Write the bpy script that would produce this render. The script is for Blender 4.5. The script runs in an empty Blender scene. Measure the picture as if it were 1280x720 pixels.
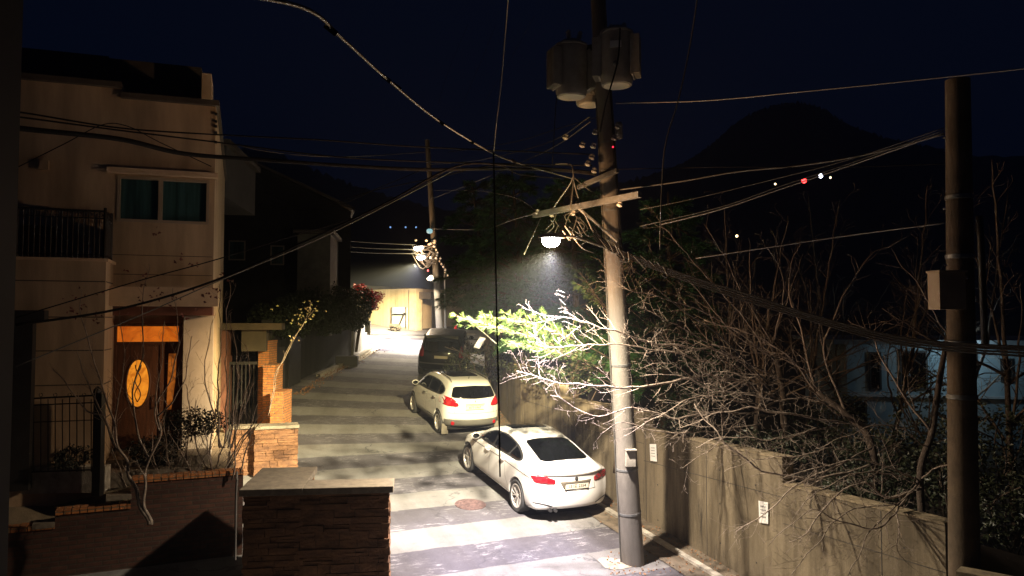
import bpy, bmesh, math, random
from mathutils import Vector, Matrix, noise
from mathutils.bvhtree import BVHTree
R = math.radians
scene = bpy.context.scene
COL = scene.collection
rnd = random.Random(7)

# ------------------------------------------------------------------ camera maths
F_PX, PITCH = 960.0, R(2.5)
def ray(px, py):
    c = (px-640)/F_PX; d = (360-py)/F_PX
    return Vector((c, math.cos(PITCH)-d*math.sin(PITCH), math.sin(PITCH)+d*math.cos(PITCH)))
def P(px, py, Y):
    r = ray(px, py); return r*(Y/r.y)
HU = Vector((-math.sin(R(25)), math.cos(R(25)), 0))
def H(X, Y):                                   # height of the street (eye level is z = 0)
    d = (X-.08)*HU.x + (Y-16)*HU.y
    z = -3.95+.12*d
    if d > 31:
        z = -3.95+.12*31 + (d-31)*.05
    if d < -14: z = -3.95-.12*14 + (d+14)*.03
    return min(z, 1.2)
def PH(px, py):                                # pixel -> point on the street
    r = ray(px, py); t = 3.0
    for i in range(4000):
        p = r*t
        if p.z <= H(p.x, p.y): return p
        t += .01
    return r*t
ROADN = Vector((-.12*HU.x, -.12*HU.y, 1)).normalized()

# ------------------------------------------------------------------ materials
MATS = {}
def nodes_of(m):
    nt = m.node_tree; return nt.nodes, nt.links
def mat(name, col, rough=.8, metal=0., var=.25, scale=3., bump=.0, bscale=40., col2=None, coat=0., stretch=None, emis=None, estr=0., spec=.5, detail=5):
    if name in MATS: return MATS[name]
    m = bpy.data.materials.new(name); m.use_nodes = True
    N, L = nodes_of(m); b = N['Principled BSDF']
    b.inputs['Roughness'].default_value = rough
    b.inputs['Metallic'].default_value = metal
    b.inputs['Coat Weight'].default_value = coat
    b.inputs['Specular IOR Level'].default_value = spec
    tc = N.new('ShaderNodeTexCoord'); mp = N.new('ShaderNodeMapping')
    L.new(tc.outputs['Object'], mp.inputs['Vector'])
    if stretch: mp.inputs['Scale'].default_value = stretch
    n = N.new('ShaderNodeTexNoise'); n.inputs['Scale'].default_value = scale; n.inputs['Detail'].default_value = detail
    n.inputs['Roughness'].default_value = .62
    L.new(mp.outputs[0], n.inputs['Vector'])
    r = N.new('ShaderNodeValToRGB'); L.new(n.outputs['Fac'], r.inputs['Fac'])
    c2 = col2 if col2 else tuple(c*(1-var) for c in col)
    c1 = col if col2 else tuple(min(1, c*(1+var*.6)) for c in col)
    r.color_ramp.elements[0].position = .34; r.color_ramp.elements[1].position = .66
    r.color_ramp.elements[0].color = (*c2, 1); r.color_ramp.elements[1].color = (*c1, 1)
    L.new(r.outputs[0], b.inputs['Base Color'])
    if bump:
        n2 = N.new('ShaderNodeTexNoise'); n2.inputs['Scale'].default_value = bscale; n2.inputs['Detail'].default_value = 6
        L.new(tc.outputs['Object'], n2.inputs['Vector'])
        bp = N.new('ShaderNodeBump'); bp.inputs['Strength'].default_value = bump; bp.inputs['Distance'].default_value = .02
        L.new(n2.outputs['Fac'], bp.inputs['Height']); L.new(bp.outputs[0], b.inputs['Normal'])
    if emis:
        b.inputs['Emission Color'].default_value = (*emis, 1); b.inputs['Emission Strength'].default_value = estr
    MATS[name] = m
    return m

def brick_mat(name, c1, c2, mortar, bw=.21, bh=.065, ms=.012, bump=.5):
    m = bpy.data.materials.new(name); m.use_nodes = True
    N, L = nodes_of(m); b = N['Principled BSDF']; b.inputs['Roughness'].default_value = .85
    tc = N.new('ShaderNodeTexCoord'); geo = N.new('ShaderNodeNewGeometry')
    sx = N.new('ShaderNodeSeparateXYZ'); L.new(tc.outputs['UV'], sx.inputs[0])
    cx = N.new('ShaderNodeCombineXYZ'); L.new(sx.outputs[0], cx.inputs[0]); L.new(sx.outputs[1], cx.inputs[1])
    t = N.new('ShaderNodeTexBrick'); t.inputs['Scale'].default_value = 1
    t.inputs['Brick Width'].default_value = bw; t.inputs['Row Height'].default_value = bh
    t.inputs['Mortar Size'].default_value = ms; t.inputs['Mortar Smooth'].default_value = .15; t.inputs['Bias'].default_value = -.1
    t.inputs['Color1'].default_value = (*c1, 1); t.inputs['Color2'].default_value = (*c2, 1); t.inputs['Mortar'].default_value = (*mortar, 1)
    L.new(cx.outputs[0], t.inputs['Vector'])
    n = N.new('ShaderNodeTexNoise'); n.inputs['Scale'].default_value = 9; n.inputs['Detail'].default_value = 6
    L.new(tc.outputs['UV'], n.inputs['Vector'])
    mx = N.new('ShaderNodeMix'); mx.data_type = 'RGBA'; mx.blend_type = 'MULTIPLY'; mx.inputs[0].default_value = .6
    rr = N.new('ShaderNodeValToRGB'); rr.color_ramp.elements[0].color = (.5, .5, .5, 1); rr.color_ramp.elements[1].color = (1.2, 1.2, 1.2, 1)
    rr.color_ramp.elements[0].position = .3; rr.color_ramp.elements[1].position = .7
    L.new(n.outputs['Fac'], rr.inputs[0]); L.new(t.outputs['Color'], mx.inputs[6]); L.new(rr.outputs[0], mx.inputs[7])
    L.new(mx.outputs[2], b.inputs['Base Color'])
    bp = N.new('ShaderNodeBump'); bp.inputs['Strength'].default_value = bump; bp.inputs['Distance'].default_value = .02; bp.invert = True
    L.new(t.outputs['Fac'], bp.inputs['Height']); L.new(bp.outputs[0], b.inputs['Normal'])
    MATS[name] = m; return m

def road_mat():
    m = bpy.data.materials.new('asphalt_with_bands'); m.use_nodes = True
    N, L = nodes_of(m); b = N['Principled BSDF']
    tc = N.new('ShaderNodeTexCoord'); sx = N.new('ShaderNodeSeparateXYZ'); L.new(tc.outputs['UV'], sx.inputs[0])
    def noi(scale, detail=6, vec=None, rough=.6, mapscale=None):
        n = N.new('ShaderNodeTexNoise'); n.inputs['Scale'].default_value = scale; n.inputs['Detail'].default_value = detail; n.inputs['Roughness'].default_value = rough
        if mapscale:
            mp = N.new('ShaderNodeMapping'); mp.inputs['Scale'].default_value = mapscale
            L.new(tc.outputs['UV'], mp.inputs[0]); L.new(mp.outputs[0], n.inputs['Vector'])
        else: L.new(tc.outputs['UV'], n.inputs['Vector'])
        return n.outputs['Fac']
    def math_(op, a, bb=None, c=None):
        n = N.new('ShaderNodeMath'); n.operation = op
        for i, v in enumerate((a, bb, c)):
            if v is None: continue
            if isinstance(v, (int, float)): n.inputs[i].default_value = v
            else: L.new(v, n.inputs[i])
        return n.outputs[0]
    def ramp(f, p0, p1, c0=(0, 0, 0), c1=(1, 1, 1)):
        r = N.new('ShaderNodeValToRGB'); r.color_ramp.elements[0].position = p0; r.color_ramp.elements[1].position = p1
        r.color_ramp.elements[0].color = (*c0, 1); r.color_ramp.elements[1].color = (*c1, 1); L.new(f, r.inputs[0]); return r.outputs[0]
    def mix(f, a, bb, mode='MIX'):
        x = N.new('ShaderNodeMix'); x.data_type = 'RGBA'; x.blend_type = mode
        for i, v in ((0, f), (6, a), (7, bb)):
            if isinstance(v, (int, float)): x.inputs[i].default_value = v
            elif isinstance(v, tuple): x.inputs[i].default_value = (*v, 1)
            else: L.new(v, x.inputs[i])
        return x.outputs[2]
    wob = math_('MULTIPLY', math_('SUBTRACT', noi(1.1, 3), .5), .16)
    wob2 = math_('MULTIPLY', math_('SUBTRACT', noi(16, 3), .5), .05)
    v = math_('ADD', math_('ADD', sx.outputs[1], wob), wob2)
    s = math_('SINE', math_('MULTIPLY', v, math.pi))             # period 2 m
    band = ramp(s, .0, .045)
    nb = ramp(noi(.8, 5), .3, .72)
    fine = ramp(noi(55, 7), .25, .75)
    dark = mix(nb, (.09, .083, .092), (.145, .134, .145))
    light = mix(nb, (.225, .218, .20), (.31, .30, .28))
    # worn paint flecks lying on the dark bands, in long flat scuffs
    fl = ramp(noi(3.2, 12, rough=.82, mapscale=(1, 3.6, 1)), .54, .56)
    fl2 = ramp(noi(1.1, 3), .42, .56)
    dark = mix(math_('MULTIPLY', math_('MULTIPLY', fl, fl2), .85), dark, (.42, .40, .40))
    sp = ramp(noi(22, 3), .70, .73)
    dark = mix(math_('MULTIPLY', sp, .8), dark, (.45, .43, .42))
    wr = ramp(noi(3.5, 12, rough=.8, mapscale=(1, 2, 1)), .57, .62)
    light = mix(math_('MULTIPLY', wr, .5), light, (.13, .125, .13))
    blot = ramp(noi(.55, 8, rough=.7), .42, .62, (.80, .78, .76), (1, 1, 1))
    c = mix(band, dark, light)
    c = mix(.45, c, fine, 'MULTIPLY')
    # oil and dirt streaks along the wheel tracks
    st = ramp(noi(1.0, 5, mapscale=(2.2, .22, 1)), .35, .75, (.74, .72, .68), (1, 1, 1))
    c = mix(1.0, c, st, 'MULTIPLY')
    c = mix(1.0, c, blot, 'MULTIPLY')
    vo = N.new('ShaderNodeTexVoronoi'); vo.feature = 'DISTANCE_TO_EDGE'; vo.inputs['Scale'].default_value = .42
    wp = N.new('ShaderNodeVectorMath'); wp.operation = 'ADD'; wn = N.new('ShaderNodeTexNoise'); wn.inputs['Scale'].default_value = 2.2; wn.inputs['Detail'].default_value = 8
    L.new(tc.outputs['UV'], wn.inputs['Vector']); L.new(tc.outputs['UV'], wp.inputs[0]); L.new(wn.outputs['Color'], wp.inputs[1]); L.new(wp.outputs[0], vo.inputs['Vector'])
    ck = ramp(vo.outputs['Distance'], .004, .012, (1, 1, 1), (0, 0, 0))
    c = mix(math_('MULTIPLY', math_('MULTIPLY', ck, ramp(noi(.7, 3), .45, .58)), .7), c, (.035, .032, .034))
    L.new(c, b.inputs['Base Color'])
    L.new(ramp(noi(7), .3, .7, (.72, .72, .72), (.92, .92, .92)), b.inputs['Roughness'])
    bp = N.new('ShaderNodeBump'); bp.inputs['Strength'].default_value = .55; bp.inputs['Distance'].default_value = .012
    L.new(noi(90, 4), bp.inputs['Height']); L.new(bp.outputs[0], b.inputs['Normal'])
    MATS['road'] = m; return m

def wall_mat(name, base, stain, dark, warm=None, sscale=3.0):
    # cast concrete with run-down stains, panel coordinates in UV metres
    m = bpy.data.materials.new(name); m.use_nodes = True
    N, L = nodes_of(m); b = N['Principled BSDF']; b.inputs['Roughness'].default_value = .9
    tc = N.new('ShaderNodeTexCoord')
    def noi(scale, ms, detail=6, rough=.6):
        mp = N.new('ShaderNodeMapping'); mp.inputs['Scale'].default_value = ms; L.new(tc.outputs['UV'], mp.inputs[0])
        n = N.new('ShaderNodeTexNoise'); n.inputs['Scale'].default_value = scale; n.inputs['Detail'].default_value = detail; n.inputs['Roughness'].default_value = rough
        L.new(mp.outputs[0], n.inputs['Vector']); return n.outputs['Fac']
    def ramp(f, p0, p1, c0, c1):
        r = N.new('ShaderNodeValToRGB'); r.color_ramp.elements[0].position = p0; r.color_ramp.elements[1].position = p1
        r.color_ramp.elements[0].color = (*c0, 1); r.color_ramp.elements[1].color = (*c1, 1); L.new(f, r.inputs[0]); return r.outputs[0]
    def mix(f, a, bb, mode='MIX'):
        x = N.new('ShaderNodeMix'); x.data_type = 'RGBA'; x.blend_type = mode
        for i, v in ((0, f), (6, a), (7, bb)):
            if isinstance(v, (int, float)): x.inputs[i].default_value = v
            elif isinstance(v, tuple): x.inputs[i].default_value = (*v, 1)
            else: L.new(v, x.inputs[i])
        return x.outputs[2]
    c = ramp(noi(1.2, (1, 1, 1)), .3, .7, base, tuple(min(1, q*1.25) for q in base))
    f1 = ramp(noi(sscale, (1, .09, 1), 8, .7), .44, .62, (0, 0, 0), (1, 1, 1))
    c = mix(f1, c, stain)
    f2 = ramp(noi(sscale*2.2, (1, .12, 1), 9, .75), .55, .68, (0, 0, 0), (.85, .85, .85))
    c = mix(f2, c, dark)
    c = mix(.4, c, ramp(noi(30, (1, 1, 1)), .2, .8, (.45, .45, .45), (1, 1, 1)), 'MULTIPLY')
    L.new(c, b.inputs['Base Color'])
    bp = N.new('ShaderNodeBump'); bp.inputs['Strength'].default_value = .5; bp.inputs['Distance'].default_value = .015
    L.new(noi(14, (1, 1, 1)), bp.inputs['Height']); L.new(bp.outputs[0], b.inputs['Normal'])
    MATS[name] = m; return m

# ------------------------------------------------------------------ objects
def tag(o, label=None, cat=None, group=None, kind=None):
    if label: o['label'] = label
    if cat: o['category'] = cat
    if group: o['group'] = group
    if kind: o['kind'] = kind
    return o
def empty(name, loc, label, cat, group=None, rz=0):
    o = bpy.data.objects.new(name, None); COL.objects.link(o)
    o.location = loc; o.rotation_euler = (0, 0, rz); o.empty_display_size = .2
    return tag(o, label, cat, group)
def wpos(o):
    v = Vector(o.location)
    if o.parent: v = v + wpos(o.parent)
    return v
class Fr:                                       # a level frame: u along, v outwards, z up
    def __init__(s, o, u):
        s.o = Vector(o); s.u = Vector((u[0], u[1], 0)).normalized(); s.v = Vector((s.u.y, -s.u.x, 0))
    def p(s, u, v, z): return s.o + s.u*u + s.v*v + Vector((0, 0, z))
W = Fr((0, 0, 0), (1, 0))
W.v = Vector((0, 1, 0))
class MB:
    def __init__(s): s.v = []; s.f = []; s.uv = []
    def add(s, vs, fs, uvs=None):
        n = len(s.v); s.v += [Vector(q) for q in vs]
        for i, f in enumerate(fs):
            s.f.append([n+k for k in f]); s.uv.append(uvs[i] if uvs else None)
    def box(s, fr, u0, u1, v0, v1, z0, z1, z0b=None, z1b=None):
        # z may differ at the u1 end
        a0, a1 = z0, z1; b0 = z0 if z0b is None else z0b; b1 = z1 if z1b is None else z1b
        if u0 > u1: u0, u1, a0, a1, b0, b1 = u1, u0, b0, b1, a0, a1
        if v0 > v1: v0, v1 = v1, v0
        p = [fr.p(u0, v0, a0), fr.p(u1, v0, b0), fr.p(u1, v1, b0), fr.p(u0, v1, a0),
             fr.p(u0, v0, a1), fr.p(u1, v0, b1), fr.p(u1, v1, b1), fr.p(u0, v1, a1)]
        U = [(u0, v0), (u1, v0), (u1, v1), (u0, v1)]
        Z = [a0, b0, b0, a0, a1, b1, b1, a1]
        fs = [(0, 3, 2, 1), (4, 5, 6, 7), (0, 1, 5, 4), (1, 2, 6, 5), (2, 3, 7, 6), (3, 0, 4, 7)]
        if fr.u.cross(fr.v).z < 0: fs = [tuple(reversed(f)) for f in fs]
        uvs = []
        for f in fs:
            zz = {0, 3, 2, 1} == set(f) or {4, 5, 6, 7} == set(f)
            if zz: uvs.append([(U[k % 4][0], U[k % 4][1]) for k in f])
            elif len({U[k % 4][1] for k in f}) == 1: uvs.append([(U[k % 4][0], Z[k]) for k in f])
            else: uvs.append([(U[k % 4][1]+7.3, Z[k]) for k in f])
        s.add(p, fs, uvs)
    def tube(s, pts, rad, sides=6, cap=True):
        pts = [Vector(p) for p in pts]; n = len(pts)
        if isinstance(rad, (int, float)): rad = [rad]*n
        vs = []; ref = None
        for i, p in enumerate(pts):
            d = (pts[min(i+1, n-1)]-pts[max(i-1, 0)])
            if d.length < 1e-9: d = Vector((0, 0, 1))
            d.normalize()
            if ref is None:
                ref = d.cross(Vector((0, 0, 1)))
                if ref.length < .1: ref = d.cross(Vector((0, 1, 0)))
            ref = (ref - d*ref.dot(d))
            if ref.length < 1e-5: ref = d.orthogonal()
            ref.normalize(); b = d.cross(ref)
            for k in range(sides):
                a = 2*math.pi*k/sides
                vs.append(p + (ref*math.cos(a)+b*math.sin(a))*rad[i])
        fs = []
        for i in range(n-1):
            for k in range(sides):
                k2 = (k+1) % sides
                fs.append((i*sides+k, i*sides+k2, (i+1)*sides+k2, (i+1)*sides+k))
        if cap:
            fs.append(tuple(range(sides-1, -1, -1))); fs.append(tuple((n-1)*sides+k for k in range(sides)))
        s.add(vs, fs)
    def lathe(s, prof, c, axis=Vector((0, 0, 1)), sides=24, x=None):
        axis = Vector(axis).normalized(); a = x or axis.orthogonal().normalized(); b = axis.cross(a); c = Vector(c)
        vs = []; n = len(prof)
        for r, h in prof:
            for k in range(sides):
                t = 2*math.pi*k/sides; vs.append(c+axis*h+(a*math.cos(t)+b*math.sin(t))*r)
        fs = []
        for i in range(n-1):
            for k in range(sides):
                k2 = (k+1) % sides; fs.append((i*sides+k, i*sides+k2, (i+1)*sides+k2, (i+1)*sides+k))
        fs.append(tuple(range(sides-1, -1, -1))); fs.append(tuple((n-1)*sides+k for k in range(sides)))
        s.add(vs, fs)
    def prism(s, poly, off):                    # polygon extruded by a vector
        n = len(poly); off = Vector(off); p = [Vector(q) for q in poly]
        fs = [tuple(range(n-1, -1, -1)), tuple(n+k for k in range(n))]
        for k in range(n): fs.append((k, (k+1) % n, n+(k+1) % n, n+k))
        s.add(p+[q+off for q in p], fs)
    def build(s, name, m, parent=None, smooth=False, label=None, cat=None, group=None, kind=None, local=False, origin=None, autofix=False):
        me = bpy.data.meshes.new(name); vs = s.v
        o = bpy.data.objects.new(name, me); COL.objects.link(o)
        if parent is not None:
            o.parent = parent
            if not local:
                w = wpos(parent); vs = [v-w for v in vs]
        elif not local:
            if origin is None:
                xs = [v.x for v in vs]; ys = [v.y for v in vs]; zs = [v.z for v in vs]
                origin = Vector(((min(xs)+max(xs))/2, (min(ys)+max(ys))/2, min(zs)))
            origin = Vector(origin); o.location = origin; vs = [v-origin for v in vs]
        me.from_pydata([tuple(v) for v in vs], [], s.f)
        if any(u is not None for u in s.uv):
            ul = me.uv_layers.new(name='UVMap'); li = 0
            for f, u in zip(s.f, s.uv):
                for k in range(len(f)):
                    ul.data[li].uv = u[k] if u else (0, 0)
                    li += 1
        if autofix:
            bm = bmesh.new(); bm.from_mesh(me); bmesh.ops.recalc_face_normals(bm, faces=bm.faces); bm.to_mesh(me); bm.free()
        me.materials.append(m)
        if smooth:
            me.shade_smooth()
            if smooth != 'all': me.set_sharp_from_angle(angle=R(40))
        me.update()
        return tag(o, label, cat, group, kind)
def copy_tree(o, parent=None):
    c = o.copy(); COL.objects.link(c)
    if parent: c.parent = parent
    for ch in [q for q in bpy.data.objects if q.parent == o]: copy_tree(ch, c)
    return c
def spline(pts, n=6):
    pts = [Vector(p) for p in pts]; out = []
    for i in range(len(pts)-1):
        p0 = pts[max(i-1, 0)]; p1 = pts[i]; p2 = pts[i+1]; p3 = pts[min(i+2, len(pts)-1)]
        for k in range(n):
            t = k/n
            out.append(.5*((2*p1)+(p2-p0)*t+(2*p0-5*p1+4*p2-p3)*t*t+(3*p1-p0-3*p2+p3)*t**3))
    out.append(pts[-1]); return out
M = {}
road = road_mat()
M['soil'] = mat('soil', (.055, .042, .028), .95, col2=(.028, .022, .015), scale=4, bump=.8, bscale=25)
M['verge'] = mat('dirty_concrete_verge', (.17, .13, .085), .95, col2=(.07, .055, .035), scale=5, bump=.8, bscale=40)
M['kerb'] = mat('kerb_concrete', (.36, .32, .25), .9, var=.4, scale=5, bump=.4)
M['patch'] = mat('cement_patch', (.40, .34, .24), .9, var=.3, scale=8, bump=.5)
M['rwall'] = wall_mat('stained_retaining_concrete', (.165, .13, .08), (.085, .064, .036), (.024, .018, .011), sscale=2.4)
M['coping'] = mat('wall_coping', (.22, .17, .10), .9, var=.45, scale=6, bump=.5)
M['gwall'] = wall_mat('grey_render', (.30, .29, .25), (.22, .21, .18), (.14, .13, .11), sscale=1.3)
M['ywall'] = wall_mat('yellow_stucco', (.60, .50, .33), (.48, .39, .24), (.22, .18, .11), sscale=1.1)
M['ydark'] = wall_mat('shaded_stucco', (.12, .10, .07), (.08, .07, .05), (.04, .035, .025), sscale=1.1)  # dark copy of the stucco, annex shadow put into its colour
M['siding'] = mat('cream_siding', (.47, .335, .205), .85, var=.30, scale=1.1, bump=.2, bscale=50, stretch=(2.2, 2.2, .35), detail=8)
M['trim'] = mat('beige_trim', (.60, .43, .27), .8, var=.15, scale=3, bump=.1)
M['joint'] = mat('dark_joint', (.09, .065, .045), .9)
M['rooftile'] = mat('dark_roof_metal', (.075, .06, .045), .75, var=.3, scale=2)
M['wframe'] = mat('window_frame_metal', (.33, .26, .18), .5, var=.1)
M['teal'] = mat('teal_window_glass', (.035, .082, .078), .12, var=.55, scale=1.6, stretch=(5, 5, .25))
M['wood'] = mat('door_wood', (.14, .055, .022), .5, col2=(.07, .026, .01), scale=4, stretch=(6, 6, .5), bump=.2)
M['redwood'] = mat('red_brown_lintel', (.16, .06, .035), .7, var=.3)
M['iron'] = mat('black_iron', (.02, .018, .016), .5, metal=.4, var=.3)
M['darkmetal'] = mat('dark_metal', (.035, .033, .03), .55, metal=.3)
M['pillarbrick'] = brick_mat('orange_brick', (.50, .18, .045), (.38, .12, .03), (.20, .12, .06))
M['redbrick'] = brick_mat('red_brick', (.085, .03, .015), (.045, .016, .009), (.05, .03, .018), bw=.24, bh=.075)
M['stone'] = mat('ledge_stone', (.22, .105, .045), .9, col2=(.09, .04, .018), scale=3.5, bump=.9, bscale=22, stretch=(1, 1, 3))
M['stonecore'] = mat('stone_joint', (.07, .04, .022), .95)
M['cap'] = mat('granite_cap', (.19, .155, .11), .8, var=.3, scale=9, bump=.3, bscale=70)
M['pole'] = mat('pole_concrete', (.18, .16, .13), .88, var=.22, scale=5, bump=.35, bscale=45, stretch=(1, 1, .3))
M['galv'] = mat('galvanised_steel', (.20, .20, .185), .5, metal=.5, var=.25, scale=12)
M['tank'] = mat('grey_tank_paint', (.32, .29, .23), .55, var=.2, scale=6, bump=.08)
M['porc'] = mat('porcelain', (.55, .5, .42), .25, var=.1)
M['cable'] = mat('black_cable', (.008, .007, .007), .9, spec=.15, var=.2)
M['cablegrey'] = mat('grey_cable', (.09, .085, .07), .5, var=.2)
M['cablelight'] = mat('pale_cable', (.22, .21, .19), .5, var=.2)
M['bark'] = mat('cherry_bark', (.11, .08, .06), .85, col2=(.055, .04, .028), scale=14, bump=.6, bscale=50)
M['twig'] = mat('pale_twig', (.34, .27, .21), .75, col2=(.15, .11, .08), scale=10, bump=.2)
M['twigdark'] = mat('brown_twig', (.22, .16, .11), .8, col2=(.11, .08, .055), scale=10)
M['pinebark'] = mat('pine_bark', (.12, .08, .05), .9, var=.4, scale=12, bump=.8, bscale=25)
M['needle'] = mat('pine_needles', (.04, .135, .03), .6, col2=(.015, .06, .018), scale=2.5)
M['needleyoung'] = mat('young_pine_needles', (.05, .08, .010), .6, col2=(.02, .042, .008), scale=3)
M['hedge'] = mat('dark_leaves', (.035, .05, .022), .7, col2=(.018, .028, .012), scale=5)
M['ivy'] = mat('evergreen_leaves', (.05, .06, .03), .45, col2=(.03, .04, .02), scale=5)
M['dryleaf'] = mat('red_dry_leaf', (.20, .05, .03), .7, col2=(.10, .03, .02), scale=9)
M['redleaf'] = mat('crimson_leaf', (.55, .035, .045), .5, col2=(.35, .02, .03), scale=9)
M['greenleaf'] = mat('olive_leaf', (.26, .25, .09), .5, col2=(.20, .12, .07), scale=6)
M['litter'] = mat('fallen_leaf', (.30, .15, .06), .8, col2=(.16, .07, .03), scale=9)
M['paper'] = mat('white_paper', (.75, .72, .66), .7, var=.08, scale=9)
M['print'] = mat('printed_ink', (.12, .11, .11), .7)
M['paintw'] = mat('white_car_paint', (.56, .535, .50), .28, var=.02, coat=1., scale=1)
M['paintw2'] = mat('pearl_car_paint', (.52, .51, .47), .32, var=.03, coat=1., scale=1)
M['paintk'] = mat('black_car_paint', (.002, .002, .0025), .3, var=.1, coat=.1, spec=.2)
M['cglass'] = mat('car_glass', (.002, .0022, .0022), .06, var=.1, spec=.6)
M['seam'] = mat('panel_gap', (.03, .026, .022), .7)
M['ctrim'] = mat('black_car_trim', (.02, .019, .018), .55)
M['clad'] = mat('grey_cladding', (.085, .08, .07), .65, var=.1)
M['chrome'] = mat('chrome', (.75, .74, .72), .15, metal=1., var=.05)
M['alloy'] = mat('alloy_rim', (.62, .58, .54), .3, metal=.6, var=.1)
M['rubber'] = mat('tyre_rubber', (.022, .021, .02), .8, var=.2, scale=8)
M['well'] = mat('wheel_well', (.008, .008, .008), .95)
M['tail'] = mat('red_tail_lens', (.30, .005, .010), .12, var=.25, coat=1., scale=14)
M['taild'] = mat('shaded_red_lens', (.20, .008, .012), .12, var=.25, coat=1., scale=14)  # darker copy of the tail lens, shade painted on the right-hand side
M['platew'] = mat('number_plate', (.55, .50, .38), .5, var=.06)
M['plateb'] = mat('plate_characters', (.03, .03, .03), .5)
M['mud'] = mat('mud_flap', (.15, .13, .10), .8)
M['rustiron'] = mat('cast_iron_cover', (.15, .09, .08), .7, metal=.1, col2=(.05, .03, .028), scale=16, bump=.6)
M['pale'] = mat('pale_blue_render', (.22, .30, .33), .85, var=.25, scale=1.5, bump=.2)
M['greyhouse'] = mat('grey_render_house', (.075, .07, .065), .9, var=.2, scale=1)
M['hillm'] = mat('wooded_hill', (.018, .020, .016), .95, var=.5, scale=.05)
M['boxg'] = mat('beige_box', (.38, .28, .17), .6, var=.15)
M['signm'] = mat('sign_white', (.72, .7, .62), .5, var=.1)
def emit(name, c, s):
    return mat(name, (.1, .1, .1), .5, emis=c, estr=s)
def glow_glass(name, c1, c2, s):
    m = bpy.data.materials.new(name); m.use_nodes = True
    N, L = nodes_of(m); b = N['Principled BSDF']; b.inputs['Roughness'].default_value = .25
    b.inputs['Base Color'].default_value = (.3, .12, .03, 1)
    tc = N.new('ShaderNodeTexCoord')
    n = N.new('ShaderNodeTexNoise'); n.inputs['Scale'].default_value = 5; n.inputs['Detail'].default_value = 5; n.inputs['Distortion'].default_value = 1.3
    L.new(tc.outputs['Object'], n.inputs['Vector'])
    r = N.new('ShaderNodeValToRGB'); r.color_ramp.elements[0].position = .36; r.color_ramp.elements[1].position = .6
    r.color_ramp.elements[0].color = (*c2, 1); r.color_ramp.elements[1].color = (*c1, 1)
    L.new(n.outputs[0], r.inputs[0]); L.new(r.outputs[0], b.inputs['Emission Color']); b.inputs['Emission Strength'].default_value = s
    return m
M['lit_oval'] = glow_glass('lit_amber_glass', (.90, .30, .02), (.50, .13, .008), .95)
M['lit_transom'] = glow_glass('lit_orange_glass', (.60, .13, .008), (.38, .06, .004), .9)
M['lit_side'] = glow_glass('lit_side_glass', (.42, .11, .012), (.10, .025, .004), .8)
M['lamp'] = emit('street_lamp_lens', (1, .96, .9), 140)
M['lamp_far'] = emit('far_lamp_lens', (1, .95, .82), 45)
M['e_red'] = emit('red_light', (1, .03, .03), 12)
M['e_redsmall'] = emit('red_led', (1, .02, .05), 3)
M['e_white'] = emit('white_light', (.8, .85, 1), 9)
M['e_blue'] = emit('blue_light', (.25, .5, 1), 1)
M['e_cyan'] = emit('cyan_light', (.45, .85, .9), .7)
M['e_purple'] = emit('violet_light', (.5, .15, 1), 14)
M['e_warm'] = emit('warm_light', (1, .75, .4), 5)
# ------------------------------------------------------------------ street and ground
LB = [(4.0, -1.0), (1.0, 5.0), (-.9, 10), (-1.79, 11.7), (-4.9, 17.8), (-7.2, 22.3), (-7.75, 25.5), (-7.5, 30), (-7.0, 34), (-6.85, 38)]
RWALL = [(9.3, 3.1), (5.68, 10.2), (4.02, 13.45), (2.72, 16), (1.25, 19), (.25, 22), (-.55, 26), (-.95, 30), (-1.1, 36), (-1.6, 43)]
def lerp_path(path, y):
    for a, b in zip(path, path[1:]):
        if a[1] <= y <= b[1]:
            t = (y-a[1])/(b[1]-a[1]); return a[0]+(b[0]-a[0])*t
    return path[0][0] if y < path[0][1] else path[-1][0]
def street():
    # centre line with metres along, cross rows perpendicular to the local direction
    ctr = spline([(5.2, 0, 0), (3.2, 5, 0), (1.2, 10, 0), (-.9, 14.6, 0), (-2.2, 17.5, 0), (-3.4, 20.5, 0), (-4.15, 24, 0), (-4.35, 28, 0), (-4.2, 33, 0), (-4.4, 38, 0), (-5.6, 43, 0)], 12)
    mb = MB(); s = 0; rows = []
    for i, c in enumerate(ctr):
        d = (ctr[min(i+1, len(ctr)-1)]-ctr[max(i-1, 0)]).normalized(); side = Vector((d.y, -d.x, 0))
        if i: s += (c-ctr[i-1]).length
        rows.append((c, side, s))
    K = [-9.5, -6, -4, -2, 0, 2, 4, 6.2]
    for (c, sd, s) in rows:
        for k in K:
            p = c+sd*k; mb.v.append(Vector((p.x, p.y, H(p.x, p.y))))
    nk = len(K); S0 = STREET_PHASE
    for i in range(len(rows)-1):
        for j in range(nk-1):
            mb.f.append([i*nk+j, i*nk+j+1, (i+1)*nk+j+1, (i+1)*nk+j])
            mb.uv.append([(K[j], rows[i][2]+S0), (K[j+1], rows[i][2]+S0), (K[j+1], rows[i+1][2]+S0), (K[j], rows[i+1][2]+S0)])
    mb.build('street', MATS['road'], kind='structure', smooth=True)
STREET_PHASE = .50
street()
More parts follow.
